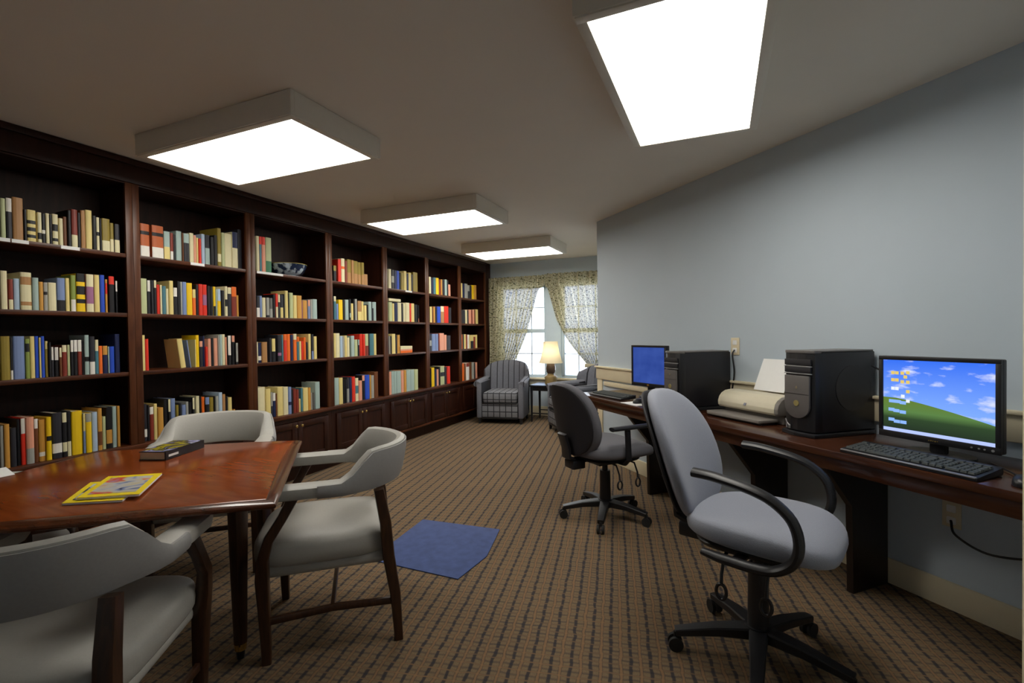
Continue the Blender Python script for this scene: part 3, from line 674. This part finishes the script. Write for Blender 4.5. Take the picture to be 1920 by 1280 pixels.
# ------------------------------------------------------------------ computers
def pc(s, t, rz, label, w_=.185, d_=.40, h_=.43, disc=True):
    r = empty('computer_tower', st(s, t, .7505), WR+math.radians(rz), label, 'computer', 'black computer towers')
    # origin at front right bottom corner; local +y towards the wall, -x to its left
    o = MB(); o.box(-w_, 0, .045, d_, .022, h_-.006, .006); o.build('case', M_tower, r)
    f = MB()
    prof = [(-w_-.002, .05), (-w_+.006, .012), (-w_*.75, .0), (-w_*.5, -.006), (-w_*.25, .0), (-.006, .012), (.002, .05)]
    f.prism(prof, .025, h_-.012, .002); f.build('front_bezel', M_black, r)
    f = MB(); f.prism([(x, y-.004) for x, y in prof], h_-.0115, h_+.003, .003); f.box(-w_, 0, .05, d_-.01, h_-.006, h_+.002, .003); f.build('top_cover', mat('taupe_top_cover', (.14, .13, .125), .35), r)
    f = MB()
    for z in (h_-.078, h_-.115):
        f.box(-w_+.014, -.014, -.008, .004, z-.002, z+.003, .001)
    f.build('drive_trim', M_silver, r)
    f = MB()
    for z0 in (h_-.07, h_-.108): f.box(-w_+.016, -.016, -.0075, .002, z0-.002, z0+.028, .002)
    f.build('drive_door', M_blackm, r)
    # grey lower panel ending in a half round
    pts = [(-w_+.02, h_-.125), (-.02, h_-.125)]
    for k in range(13):
        a = PI*k/12; pts.append((-w_/2+(w_/2-.02)*math.cos(a), .15-.062*math.sin(a)))
    f = MB(); f.prism(pts, 0, .012, .002, mtx=Matrix(((1, 0, 0, 0), (0, 0, -1, .0), (0, 1, 0, 0), (0, 0, 0, 1)))); p_ = f.build('grey_panel', M_towerf, r)
    f = MB(); f.box(-w_+.022, -.022, -.0135, -.0115, .212, .2135); f.build('panel_seam', M_blackm, p_, smooth=False)
    f = MB(); f.tube([(-w_/2, -.012, .165), (-w_/2, -.0155, .165)], .015, 20); f.build('round_badge', mat('gold_badge', (.55, .47, .20), .3, metal=.6), p_)
    f = MB(); f.tube([(-w_/2, -.012, .245), (-w_/2, -.015, .245)], [(.004, .007)]*2, 12); f.build('power_button', mat('dim_gold', (.25, .2, .12), .3), p_)
    f = MB(); f.tube([(-w_+.018, -.004, .075), (-w_+.03, -.006, .052), (-w_+.05, -.008, .04)], [(.002, .005)]*3, 6); f.build('curved_trim', M_silver, r)
    f = MB(); f.box(-w_+.02, -w_+.028, -.003, .004, .03, .05); f.box(-w_+.036, -w_+.046, -.004, .004, .028, .048); f.build('front_port', M_silver, r, smooth=False)
    f = MB(); f.prism([(-w_-.012, .06), (-w_-.006, -.006), (-w_*.5, -.03), (.006, -.006), (.012, .06), (.01, d_-.01), (-w_-.01, d_-.01)], 0, .02, .004); f.build('base_skirt', M_putty if False else M_black, r)
    if disc:
        f = MB(); n_ = 40; c0 = (.5*d_+.05, .24)
        f.tube([(.000, c0[0], c0[1]), (.0035, c0[0], c0[1])], .115, n_); f.build('round_side_panel', mat('side_disc', (.022, .021, .025), .45), r, angle=20)
    return r
pc(2.235, 1.64, -5, 'large black computer tower beside the right monitor, round panel on side')
pc(2.205, 2.565, -4, 'black computer tower farther along the desk behind the empty chair back', .17, .42, .40, False)

def screen_mat(kind):
    m, n, l, b = nodemat('lit_screen_'+kind)
    tc = n.new('ShaderNodeTexCoord'); s = n.new('ShaderNodeSeparateXYZ'); l.new(tc.outputs['Generated'], s.inputs[0])
    x, z = s.outputs['X'], s.outputs['Z']
    if kind == 'landscape':
        nz = n.new('ShaderNodeTexNoise'); nz.inputs['Scale'].default_value = 4.2; nz.inputs['Detail'].default_value = 6
        mp = n.new('ShaderNodeMapping'); mp.inputs['Scale'].default_value = (1, 1, 2.2); mp.inputs['Location'].default_value = (.35, 0, .2); l.new(tc.outputs['Generated'], mp.inputs[0]); l.new(mp.outputs[0], nz.inputs[0])
        cl = n.new('ShaderNodeMapRange'); l.new(nz.outputs['Fac'], cl.inputs[0]); cl.inputs[1].default_value = .54; cl.inputs[2].default_value = .70
        sky = mixc(n, l, z, (.28, .50, 1.0), (.04, .16, .85))
        sky = mixc(n, l, cl.outputs[0], sky, (.62, .68, .95))
        hz = math_(n, l, 'SUBTRACT', .47, math_(n, l, 'MULTIPLY', math_(n, l, 'POWER', math_(n, l, 'MAXIMUM', math_(n, l, 'SUBTRACT', x, .12), 0), 1.3), .26))
        hill = math_(n, l, 'LESS_THAN', z, hz)
        rel = math_(n, l, 'DIVIDE', z, .47)
        g = n.new('ShaderNodeValToRGB'); l.new(rel, g.inputs[0]); e = g.color_ramp.elements
        e[0].position = .1; e[0].color = (.02, .035, .02, 1); e[1].position = 1; e[1].color = (.12, .20, .03, 1); k = e.new(.42); k.color = (.03, .06, .025, 1); k = e.new(.62); k.color = (.10, .21, .06, 1)
        c = mixc(n, l, hill, sky, g.outputs[0])
        c = mixc(n, l, math_(n, l, 'LESS_THAN', z, .045), c, (.45, .55, .95))
        st_ = 1.0
    else:
        nz = n.new('ShaderNodeTexNoise'); nz.inputs['Scale'].default_value = 3; l.new(tc.outputs['Generated'], nz.inputs[0])
        c = mixc(n, l, nz.outputs['Fac'], (.02, .05, .28), (.06, .12, .46)); st_ = .8
    e = n.new('ShaderNodeEmission'); l.new(c, e.inputs[0]); e.inputs[1].default_value = st_
    l.new(e.outputs[0], n['Material Output'].inputs[0]); return m
def monitor(s, t, rz, w_, h_, z0, kind, label):
    r = empty('monitor', st(s, t, .7505), WR+math.radians(rz), label, 'monitor', 'flat black desktop monitors')
    z0 -= .7505; bz = .017; ch = .028
    o = MB(); o.box(-w_/2, w_/2, .008, .040, z0, z0+h_, .006); o.box(-w_/2+.05, w_/2-.05, .040, .062, z0+.04, z0+h_-.04, .01); bd = o.build('housing', M_black, r)
    f = MB(); f.box(-w_/2, w_/2, -.004, .0078, z0+h_-bz, z0+h_, .002); f.box(-w_/2, w_/2, -.004, .0078, z0, z0+ch, .002)
    f.box(-w_/2, -w_/2+bz, -.004, .0078, z0+ch, z0+h_-bz, .002); f.box(w_/2-bz, w_/2, -.004, .0078, z0+ch, z0+h_-bz, .002); f.build('bezel', M_black, r)
    f = MB(); f.box(-w_/2+bz, w_/2-bz, .002, .0075, z0+ch, z0+h_-bz); scn = f.build('screen', screen_mat(kind), r, smooth=False)
    f = MB(); f.box(-.03, .03, .020, .045, .012, z0+.06, .006); f.build('neck', M_black, r)
    f = MB(); f.prism([(.12*math.cos(a), .04+.085*math.sin(a)) for a in [2*PI*k/24 for k in range(24)]], 0, .013, .004); f.build('stand_base', M_black, r)
    return r, scn, z0
mr, ms, mz = monitor(2.36, 1.208, 0, .425, .362, .803, 'landscape', 'widescreen-looking black monitor at right showing green hill and blue sky')
# desktop icons, taskbar lamps and maker's badge on the near monitor
ic = [(-.80, .82, 'y'), (-.80, .72, 'y'), (-.72, .82, 'y'), (-.72, .72, 'y'), (-.61, .82, 'y'), (-.61, .70, 'y'), (-.55, .77, 'y'), (-.50, .83, 'y'), (-.50, .70, 'y'), (-.50, .57, 'y'), (-.80, .60, 'w'), (-.72, .60, 'w'),
      (-.82, .42, 'b'), (-.70, .42, 'b'), (-.60, .41, 'b'), (-.83, .30, 'b'), (-.73, .29, 'b'), (-.60, .28, 'b'), (-.83, .16, 'b'), (-.72, .14, 'b'), (-.59, .14, 'b'), (-.60, .50, 'w'), (-.50, .44, 'w')]
EM = {'y': emis('icon_gold', (.75, .55, .15), 1), 'w': emis('icon_white', (.8, .85, .95), 1), 'b': emis('icon_blue', (.25, .45, .95), 1)}
for x, z, c in ic:
    f = MB(); X_ = x*.1955*1.0-.0; Z_ = mz+.028+z*.317; ww = .007 if c != 'b' else .012
    f.box(X_-ww, X_+ww, .0006, .0018, Z_-.007, Z_+.007, .0004)
    f.build('icon', EM[c], ms)
f = MB()
for x in (.125, .148, .165, .190): f.tube([(x, -.003, mz+.014), (x, -.0055, mz+.014)], .0035 if x < .19 else .005, 10)
f.build('front_button', M_silver, mr)
f = MB()
for k in range(5): f.box(-.02+k*.0075, -.015+k*.0075, -.0048, -.0035, mz+.010, mz+.0155)
f.build('maker_badge', M_brass, mr, smooth=False)
ml, ms2, mz2 = monitor(2.43, 3.19, 8, .375, .335, .845, 'blue', 'black monitor at far end of desk showing plain blue screen')
f = MB(); f.box(-.012, .012, -.0055, -.0035, mz2+.006, mz2+.02, .001); f.build('maker_badge', M_brass, ml)

def keyboard(s, t, rz, w_, d_, label, keys=True):
    r = empty('keyboard', st(s, t, .7505), WR+math.radians(rz), label, 'keyboard', 'black keyboards')
    o = MB(); pr = [(-d_/2, 0), (-d_/2, .012), (-d_/2+.012, .016), (d_/2-.03, .026), (d_/2, .034), (d_/2, .006)]
    o.prism([(y, z) for y, z in pr], -w_/2, w_/2, .002, mtx=Matrix(((0, 0, 1, 0), (1, 0, 0, 0), (0, 1, 0, 0), (0, 0, 0, 1)))); o.build('body', M_black, r)
    o = MB(); o.box(-w_/2+.004, w_/2-.004, -d_/2-.003, -d_/2+.008, .010, .0158, .002); o.build('front_trim', M_silver, r)
    if keys:
        k_ = None; rows = 6; y = -d_/2+.030
        for rr in range(rows):
            x = -w_/2+.014; yy = -d_/2+.027+rr*.0192+(.006 if rr == 5 else 0)
            zz = .0165+(yy+d_/2)*.085
            pat = {0: [26, 20, 22, 100, 22, 20, 26, 0, 18, 18, 18, 0, 38, 18, 18], 5: [18, 0, 18, 18, 18, 18, 0, 18, 18, 18, 18, 0, 18, 18, 18, 0, 18, 18, 18, 18]}.get(rr, [26]+[18]*(12-(rr == 1))+[32 if rr != 1 else 44, 0, 18, 18, 18, 0, 18, 18, 18, 18])
            tot = sum(p+1.5 if p else 6 for p in pat); sc2 = (w_*1000-28)/tot
            for p in pat:
                if p == 0: x += .006*sc2; continue
                kw = p/1000*sc2
                if k_ is None or True:
                    key = (round(kw, 5)); me = KIDS.get(key)
                    if me is None:
                        m_ = MB(); m_.rings([[(-kw/2, -.0085, 0), (kw/2, -.0085, 0), (kw/2, .0085, 0), (-kw/2, .0085, 0)], [(-kw/2+.002, -.0065, .008), (kw/2-.002, -.0065, .008), (kw/2-.002, .0075, .008), (-kw/2+.002, .0075, .008)]])
                        ob = m_.build('key', M_key, r, smooth=False); KIDS[key] = ob.data
                    else: ob = bpy.data.objects.new('key', me); COL.objects.link(ob); ob.parent = r
                    ob.location = (x+kw/2, yy, zz)
                x += kw+.0015*sc2
    else:
        o = MB()
        for rr in range(5):
            for c in range(17): o.box(-w_/2+.015+c*.0245, -w_/2+.035+c*.0245, -d_/2+.024+rr*.022, -d_/2+.042+rr*.022, .017+rr*.002, .026+rr*.002)
        tag(o.build('keys', M_key, r, smooth=False), kind='stuff')
    return r
M_key = mat('black_keycap', (.065, .075, .075), .4, var=.08, scale=90)
keyboard(2.178, 1.185, 0, .475, .165, 'black keyboard with silver front strip before the hill-picture monitor')
keyboard(2.22, 3.40, 4, .43, .15, 'black keyboard in front of far blue-screen monitor', False)
def mouse(s, t, rz, label):
    o = MB(); o.blob(lambda a, b, c: (sup(a, .8)*.03, sup(b, .9)*.052, max(0, sup(c, .8)*.032+.004)), 20, 10)
    r = o.build('mouse', M_black, loc=st(s, t, .7505+.0008), rot=WR+rz); tag(r, label, 'mouse')
    f = MB(); f.box(-.003, .003, .015, .032, .031, .036, .001); f.build('scroll_wheel', M_silver, r)
mouse(2.19, .865, .3, 'black mouse at the right picture edge on the desk')
o = MB(); o.box(-.10, .10, -.09, .09, 0, .002, .0008); tag(o.build('mouse_pad', M_white, loc=st(2.19, 3.00, .7503), rot=WR), 'pale mouse mat by the far keyboard', 'mouse mat')
o = MB(); o.blob(lambda a, b, c: (sup(a, .8)*.03, sup(b, .9)*.052, max(0, sup(c, .8)*.032+.004)), 20, 10); r = o.build('mouse', M_black, loc=st(2.20, 3.00, .7530), rot=WR); tag(r, 'dark mouse on the pale mouse mat near far keyboard', 'mouse')
f = MB(); f.box(-.012, .012, .01, .035, .028, .036, .003); f.build('scroll_wheel', M_silver, r)
o = MB(); o.blob(lambda a, b, c: (a*.035*(1+.2*math.sin(7*b)), b*.03, max(0, c*.055*(1+.25*math.sin(5*a+3*b))+.02)), 18, 10); tag(o.build('crumpled_item', mat('crumpled_tan', (.72, .52, .36), .8), loc=st(2.30, 2.92, .7508)), 'small crumpled tan tissue between far monitor and tower', 'item')  # small crumpled tan thing of unknown kind

# printer
pr = empty('printer', st(2.43, 2.17, .7505), WR+math.radians(-2), 'cream inkjet printer with curved cover between the two towers', 'printer')
def yz(polyp, x0, x1, name, m, bev=.003, ang=38):
    o = MB(); o.prism(polyp, x0, x1, bev, mtx=Matrix(((0, 0, 1, 0), (1, 0, 0, 0), (0, 1, 0, 0), (0, 0, 0, 1)))); return o.build(name, m, pr, angle=ang)
body = [(-.055, .052), (-.068, .065), (-.07, .09), (-.06, .118), (-.04, .140), (-.01, .155), (.04, .160), (.085, .158), (.085, .052)]
yz(body, -.205, .205, 'cover', M_printer)
yz([(y*1.01, z-.001) for y, z in body], .2055, .232, 'end_cap', M_putty); yz([(y*1.01, z-.001) for y, z in body], -.222, -.2055, 'end_cap', M_printer)
o = MB(); o.box(-.215, .225, -.02, .085, 0, .051, .006); o.build('base', M_putty, pr)
o = MB(); o.prism([(-.235, -.15), (-.20, -.175), (.19, -.165), (.205, -.03), (-.215, -.02)], .012, .030, .005); o.build('paper_tray', M_putty, pr)
o = MB(); o.box(-.20, .19, -.14, -.03, .0, .012); o.build('tray_base', M_black, pr, smooth=False)
o = MB(); o.tube([(0, -.0695, .092), (0, -.0725, .094)], .012, 4); o.build('logo', mat('grey_logo', (.18, .19, .24), .4), pr, smooth=False)
o = MB(); th = math.radians(66); o.box(-.09, .13, -.001, .001, 0, .21, 0, mtx=Matrix.Translation((0, .093, .165)) @ Matrix.Rotation(-(PI/2-th), 4, 'X'))
tag(o.build('paper_stack', M_white, smooth=False, loc=pr.location, rot=pr.rotation_euler.z), 'white sheets of paper standing in the printer feed', 'paper')

# outlets and cords
def outlet(s, t, z, label, hh=.12, m=M_cream, adapter=True):
    r = empty('wall_outlet', st(s, t, z), WR, label, 'outlet')
    o = MB(); o.box(-.036, .036, -.007, 0, -hh/2, hh/2, .003); o.build('cover_plate', m, r)
    for dz in (-.027, .027):
        o = MB(); o.box(-.017, .017, -.010, -.006, dz-.016, dz+.016, .004); o.build('socket', M_white, r)
    return r
outlet(WS, 2.52, 1.18, 'cream wall outlet above far computer tower with black cord')
outlet(WS, 1.29, .436, 'wall outlet below the desk at right with cord')
def smoothpts(pts, n=8):
    P = [Vector(p) for p in pts]; P = [P[0]*2-P[1]]+P+[P[-1]*2-P[-2]]; out = []
    for i in range(1, len(P)-2):
        for k in range(n):
            t = k/n; out.append(.5*((2*P[i])+(P[i+1]-P[i-1])*t+(2*P[i-1]-5*P[i]+4*P[i+1]-P[i+2])*t*t+(3*P[i]-P[i-1]-3*P[i+1]+P[i+2])*t**3))
    return out+[P[-2]]
def cord(pts, rad, label, m=M_black):
    o = MB(); o.tube(smoothpts(pts), rad, 8); return tag(o.build('power_cord', m), label, 'cord')
cord([st(WS-.012, 2.52, 1.155), st(WS-.035, 2.515, 1.12), st(WS-.03, 2.505, 1.0), st(WS-.03, 2.53, .85), st(WS-.06, 2.52, .756)], .005, 'black cord hanging from outlet above the far tower')
cord([st(WS-.012, 1.29, .41), st(WS-.05, 1.25, .36), st(WS-.06, 1.12, .33), st(WS-.05, .95, .40), st(WS-.06, .85, .60), st(WS-.05, .82, .71)], .005, 'black cord looping from the outlet under the desk')
cord([st(2.60, 1.60, 1.10), st(2.615, 1.52, 1.05), st(2.62, 1.40, .95), st(2.60, 1.35, .80), st(2.58, 1.30, .757)], .0045, 'black cable between near tower and hill-picture monitor')
cord([st(2.42, 1.05, .757), st(2.30, .93, .757), st(2.25, .90, .757), st(2.24, .865, .760)], .003, 'thin black mouse cable by the right monitor')

# blue mat on the carpet
o = MB(); o.prism([(-1.905+1.57, 2.775-2.48), (-1.85+1.57, 2.16-2.48), (-1.27+1.57, 2.16-2.48), (-1.245+1.57, 2.45-2.48), (-1.335+1.57, 2.82-2.48)], 0, .006, .002)
tag(o.build('floor_mat', mat('blue_pile_mat', (.055, .085, .22), .9, var=.35, scale=18, bump=.3), loc=(-1.57, 2.48, .0005)), 'small blue mat lying on the patterned carpet', 'mat')

# ------------------------------------------------------------------ task chairs
def task_chair(fab, loop=True, dz=0.0, bc=.72, bh=.25, lean=.24, ss=1.06, R5=.30, ro=.0):
    r = empty('task_chair', (0, 0, 0))
    # seat: local +y is forwards
    def seat(a, b, c):
        x = sup(a, .62)*(.235+.02*b)*ss; y = sup(b, .68)*.245*ss; z = sup(c, .62)*.052
        if c > 0: z += .012*(a*a)*(1-.3*b)
        z -= .035*max(0, b)**3
        return (x, y+.02, .475+z+dz)
    o = MB(); o.blob(seat, 40, 16); o.build('seat', fab, r, angle=80)
    o = MB(); o.blob(lambda a, b, c: (sup(a, .5)*.20, sup(b, .5)*.20+.0, .418+dz+sup(c, .5)*.022), 28, 8); o.build('seat_pan', M_black, r, angle=60)
    # backrest: curved pad leaning back, with shell behind
    def back(a, b, c, sc=1.0, dy=0.0, th=.034):
        # a across, c up, b thickness
        u = sup(a, .75); v = sup(c, .75)
        wd = .232*(1-.10*max(0, v)-.14*max(0, -v)**2)*sc
        x = u*wd; z = bc+v*bh*sc
        y = -.235-lean*(z-bc+bh)+.055*u*u
        y += .018*math.sin((z-bc+bh)*6)
        return (x, y+dy+sup(b, .6)*th, z)
    th_ = .044; o = MB(); o.blob(lambda a, b, c: back(a, b, c, 1, 0, th_), 36, 24); o.build('backrest', fab, r, angle=80)
    o = MB(); o.blob(lambda a, b, c: back(a, b, c, .965, -th_*1.12, .014), 36, 24); o.build('back_shell', M_blackm, r, angle=80)
    o = MB(); o.tube([(0, -.05, .405+dz), (0, -.24, .41+dz), (0, -.315, .44+dz), (0, -.318, .50+dz), (0, -.315-lean*.16, .60+dz)], [(.048, .012)]*5, 10, True); o.box(-.055, .055, -.30, -.20, .36+dz, .42+dz, .01); o.build('back_support', M_black, r)
    o = MB(); o.box(-.07, .07, -.10, .09, .36+dz, .405+dz, .012); o.build('tilt_mechanism', M_black, r)
    for sg in (-1, 1):
        if loop:
            pts = [(.0, .42), (.06, .42), (.13, .43), (.185, .475), (.20, .54), (.18, .61), (.125, .66), (.06, .685), (-.02, .70), (-.08, .708), (-.14, .71)]
            o = MB(); pp = smoothpts([(sg*.285, y, z) for y, z in pts], 4); o.tube(pp, [(.024+.004*min(1, max(0, (k_-20)/10)), .017) for k_ in range(len(pp))], 12); o.tube([(sg*.13, .0, .405), (sg*.22, .0, .41), (sg*.285, .0, .42)], [(.022, .012)]*3, 10)
            o.tube([(sg*.285, -.11, .428), (sg*.285, -.05, .421), (sg*.285, .02, .42)], [(.018, .012), (.023, .016), (.024, .017)], 12)
        else:
            o = MB(); o.tube([(sg*.13, -.02, .405), (sg*.24, -.02, .41), (sg*.29, -.03, .45), (sg*.29, -.04, .64)], [(.02, .012)]*4, 10); o.tube([(sg*.285, -.16, .655), (sg*.285, .14, .655)], [(.03, .014)]*2, 12)
        for v in o.bm.verts: v.co.z += dz
        o.build('armrest', M_black, r)
    o = MB(); o.tube([(0, 0, .36+dz), (0, 0, .22)], .019, 16); o.tube([(0, 0, .31+dz), (0, 0, .085)], [.036, .040], 20); o.build('gas_column', M_black, r)
    o = MB(); o.tube([(0, 0, .13), (0, 0, .075)], [.05, .045], 20); hub = o.build('base_hub', M_black, r)
    for k in range(5):
        a = 2*PI*k/5+ro; c_, s_ = math.cos(a), math.sin(a)
        o = MB(); o.tube([(c_*.035, s_*.035, .105), (c_*.16, s_*.16, .098), (c_*R5*.95, s_*R5*.95, .075)], [(.034, .024), (.028, .019), (.021, .014)], 10, True); lg = o.build('base_leg', M_black, r)
        o = MB(); d = Vector((-s_, c_, 0)); p = Vector((c_*R5*.95, s_*R5*.95, .029))
        for q in (-.016, .016): o.tube([p+d*(q-.007), p+d*(q+.007)], .0285, 18)
        o.tube([p+Vector((0, 0, .02)), p+Vector((0, 0, .046))], .008, 8)
        o.build('caster', M_rubber, lg)
    for x, y in ((.20, -.06), (.20, .09)):
        o = MB(); o.tube([(x*.5, y, .40), (x, y, .395), (x+.03, y, .34), (x+.035, y, .30)], [.006]*4, 8)
        o.tube([(x+.035+.0*k, y+.018*math.cos(t), .275+.028*math.sin(t)) for k, t in enumerate([2*PI*q/16 for q in range(17)])], .006, 8, cap=False); [setattr(v.co, 'z', v.co.z+dz) for v in o.bm.verts]; o.build('lever', M_black, r)
    return r
tcn = task_chair(M_task, True, .06, .770, .262, .34, 1.08, .33, .25)
TG = 'rolling task chairs at the desk'
place(tcn, .13, 2.09, -19, 'large blue-grey rolling chair with looped armrests in the right foreground', 'office chair', TG)
tcf = task_chair(M_task2, False, .02, .71, .245, .22, 1.12, .31, .5); place(tcf, -.745, 3.30, 50, 'rolling chair with black shell back, farther away before blue-screen monitor', 'office chair', TG)

# ------------------------------------------------------------------ armchairs, side table, lamp
def arm_chair():
    r = empty('armchair', (0, 0, 0))     # local +y forwards (towards the viewer)
    o = MB(); o.box(-.25, .25, -.26, .315, .30, .455, .035, seg=4); o.build('seat_cushion', M_strp, r)
    o = MB(); o.box(-.262, .262, -.26, .30, .10, .295, .006); o.build('front_panel', M_strp, r)
    o = MB(); o.box(-.262, .262, -.26, .296, .07, .098, .004); o.box(-.255, .255, .29, .312, .286, .303, .003); o.build('base_rail', M_black, r)
    # back: arched and wrapped
    rings = []
    n = 25
    for k in range(n):
        u = -1+2*k/(n-1); x = .335*math.sin(u*1.25)/math.sin(1.25); y = -.36+.24*(abs(u)**2.6); top = .885-.10*abs(u)**2.2-.09*max(0, abs(u)-.7)
        d = Vector((1, .62*abs(u)**1.6*math.copysign(1, u) if u else 0)).normalized(); nn = Vector((-d.y, d.x)); th = .045
        ring = []
        for q in range(14):
            t = 2*PI*q/14; c_, s_ = sup(math.cos(t), .7), sup(math.sin(t), .35)
            z = (top+.12)/2+(top-.12)/2*s_; lean = -.10*(z-.4)
            ring.append((x+nn.x*c_*th, y+nn.y*c_*th+lean, z))
        rings.append(ring)
    o = MB(); o.rings(rings); o.build('backrest', M_strv, r)
    for sg in (-1, 1):
        o = MB(); o.tube([(sg*.31, -.22, .62), (sg*.325, 0, .60), (sg*.335, .20, .585), (sg*.335, .30, .57)], [(.045, .04), (.05, .042), (.058, .045), (.05, .04)], 14)
        o.box(min(sg*.265, sg*.345), max(sg*.265, sg*.345), -.24, .30, .08, .60, .02, seg=3); o.build('arm', M_strv, r)
        for y in (-.22, .27):
            o = MB(); o.tube([(sg*.30, y, .08), (sg*.305, y, 0)], [.022, .016], 8, True); o.build('leg', M_black, r)
    return r
ac = arm_chair(); AG = 'striped armchairs by the window'
place(ac, -2.965, 6.47, -78, 'grey striped armchair left of the window next to the bookcase', 'armchair', AG)
ac2 = copy_tree(ac); place(ac2, -1.72, 6.02, 215, 'grey striped armchair right of the lamp, half hidden behind the wall corner', 'armchair', AG)
sd = empty('side_table', (-2.36, 6.68, 0), 0, 'small dark side table under the lamp', 'table')
o = MB(); o.box(-.21, .21, -.20, .20, .515, .54, .004); o.build('tabletop', M_black, sd)
o = MB(); o.box(-.185, .185, -.175, .175, .455, .514, .002); o.build('apron', M_black, sd, smooth=False)
for x in (-.18, .18):
    for y in (-.17, .17):
        o = MB(); o.tube([(x, y, .514), (x, y, 0)], [.017, .011], 8, True); o.build('leg', M_black, sd)
o = MB(); o.box(-.18, .18, -.175, -.165, .12, .135); o.box(-.18, .18, .165, .175, .12, .135); o.build('stretcher', M_black, sd, smooth=False)
lp = empty('table_lamp', (-2.29, 6.66, .5405), 0, 'table lamp with cream bell shade and brown urn base', 'lamp')
o = MB(); o.lathe([(.085, 0), (.09, .02), (.085, .06), (.095, .10), (.088, .125), (.06, .14), (.05, .16)], n=24); o.build('lamp_base', mat('gilded_brown_base', (.30, .21, .085), .35), lp)
o = MB(); o.lathe([(.05, .1605), (.068, .19), (.074, .24), (.062, .30), (.035, .33), (.012, .345), (.012, .42)], n=24); o.build('urn', mat('brown_ceramic_urn', (.13, .085, .06), .25), lp)
m, n, l, b = nodemat('cream_fabric_shade'); d_ = n.new('ShaderNodeBsdfDiffuse'); d_.inputs[0].default_value = (.86, .81, .66, 1); t_ = n.new('ShaderNodeBsdfTranslucent'); t_.inputs[0].default_value = (.86, .80, .64, 1)
mx = n.new('ShaderNodeMixShader'); mx.inputs[0].default_value = .5; l.new(d_.outputs[0], mx.inputs[1]); l.new(t_.outputs[0], mx.inputs[2]); l.new(mx.outputs[0], n['Material Output'].inputs[0]); M_shade = m
o = MB(); sp_ = [(.178, .315), (.165, .34), (.145, .40), (.125, .48), (.112, .56), (.106, .63)]; o.lathe(sp_+[(r_-.003, z) for r_, z in sp_[::-1]]+[sp_[0]], n=32, cap=False); o.build('lamp_shade', M_shade, lp)
bl = bpy.data.lights.new('bulb_glow', 'POINT'); bl.energy = 2.0; bl.color = (1, .95, .86); bl.shadow_soft_size = .03
bo_ = bpy.data.objects.new('bulb_glow', bl); COL.objects.link(bo_); bo_.parent = lp; bo_.location = (0, 0, .47)

# ------------------------------------------------------------------ curtains
def panel(edgeL, edgeR, npl, z0, z1, label, ybase):
    """edgeL/R: functions x(z); pleats deepen as the cloth is gathered"""
    NZ, NX = 60, npl*10; vs_ = []; o = MB(); uvs = {}
    full = abs(edgeR(2.1)-edgeL(2.1))
    for i in range(NZ+1):
        z = z0+(z1-z0)*i/NZ; a, b_ = edgeL(z), edgeR(z); row = []
        amp = .040+.016*(1-min(1, abs(b_-a)/full))
        for j_ in range(NX+1):
            u = j_/NX; x = a+(b_-a)*u
            y = ybase+amp*math.sin(u*npl*2*PI+.6*math.sin(u*9))+.006*math.sin(u*npl*4.7*PI+z*3)
            if z > 2.10: y += .008*math.sin(u*npl*5*PI)
            v = o.bm.verts.new((x, y, z)); row.append(v); uvs[v] = (u*full*1.5, z)
        vs_.append(row)
    uvl = o.bm.loops.layers.uv.new('UVMap')
    for i in range(NZ):
        for j_ in range(NX):
            f = o.bm.faces.new((vs_[i][j_], vs_[i][j_+1], vs_[i+1][j_+1], vs_[i+1][j_]))
            for lp_ in f.loops: lp_[uvl].uv = uvs[lp_.vert]
    ob = o.build('curtain', M_curt); return tag(ob, label, 'curtain', 'floral curtains at the window')
def interp(tab):
    def f(z):
        if z <= tab[0][0]: return tab[0][1]
        for (a, xa), (b, xb) in zip(tab, tab[1:]):
            if z <= b:
                t = (z-a)/(b-a); return xa+(xb-xa)*t
        return tab[-1][1]
    return f
TH = [(.06, -3.05), (.5, -3.07), (.76, -3.06), (.85, -3.01), (1.0, -2.93), (1.15, -2.86), (1.3, -2.80), (1.5, -2.74), (1.7, -2.68), (1.9, -2.62), (1.99, -2.58), (2.02, -2.50), (2.2, -2.49)]
panel(interp([(0, -3.45), (2.2, -3.45)]), interp(TH), 13, .06, 2.195, 'left floral curtain panel tied back beside the bookcase', 6.985)
TR_ = [(.06, -1.70), (.5, -1.68), (.72, -1.70), (.80, -1.82), (.90, -1.90), (1.05, -2.03), (1.2, -2.14), (1.35, -2.22), (1.5, -2.30), (1.75, -2.37), (1.99, -2.44), (2.02, -2.49), (2.2, -2.49)]
TR2 = [(.06, -1.42), (.6, -1.42), (.80, -1.50), (1.0, -1.45), (1.4, -1.32), (2.2, -1.27)]
panel(interp(TR_), interp(TR2), 13, .06, 2.21, 'right floral curtain panel tied back beside the wall corner', 6.985)
for (x0, x1, z, lb) in ((-1.84, -1.40, .80, 'right'),):
    o = MB(); o.tube([(x0, 6.89, z+.01), ((x0+x1)/2, 6.885, z-.01), (x1, 6.89, z+.01)], [(.012, .03)]*3, 8); tag(o.build('curtain_tieback', mat('cream_tieback', (.5, .44, .28), .8)), lb+' cream tieback holding the gathered curtain', 'tieback', 'curtain tiebacks')
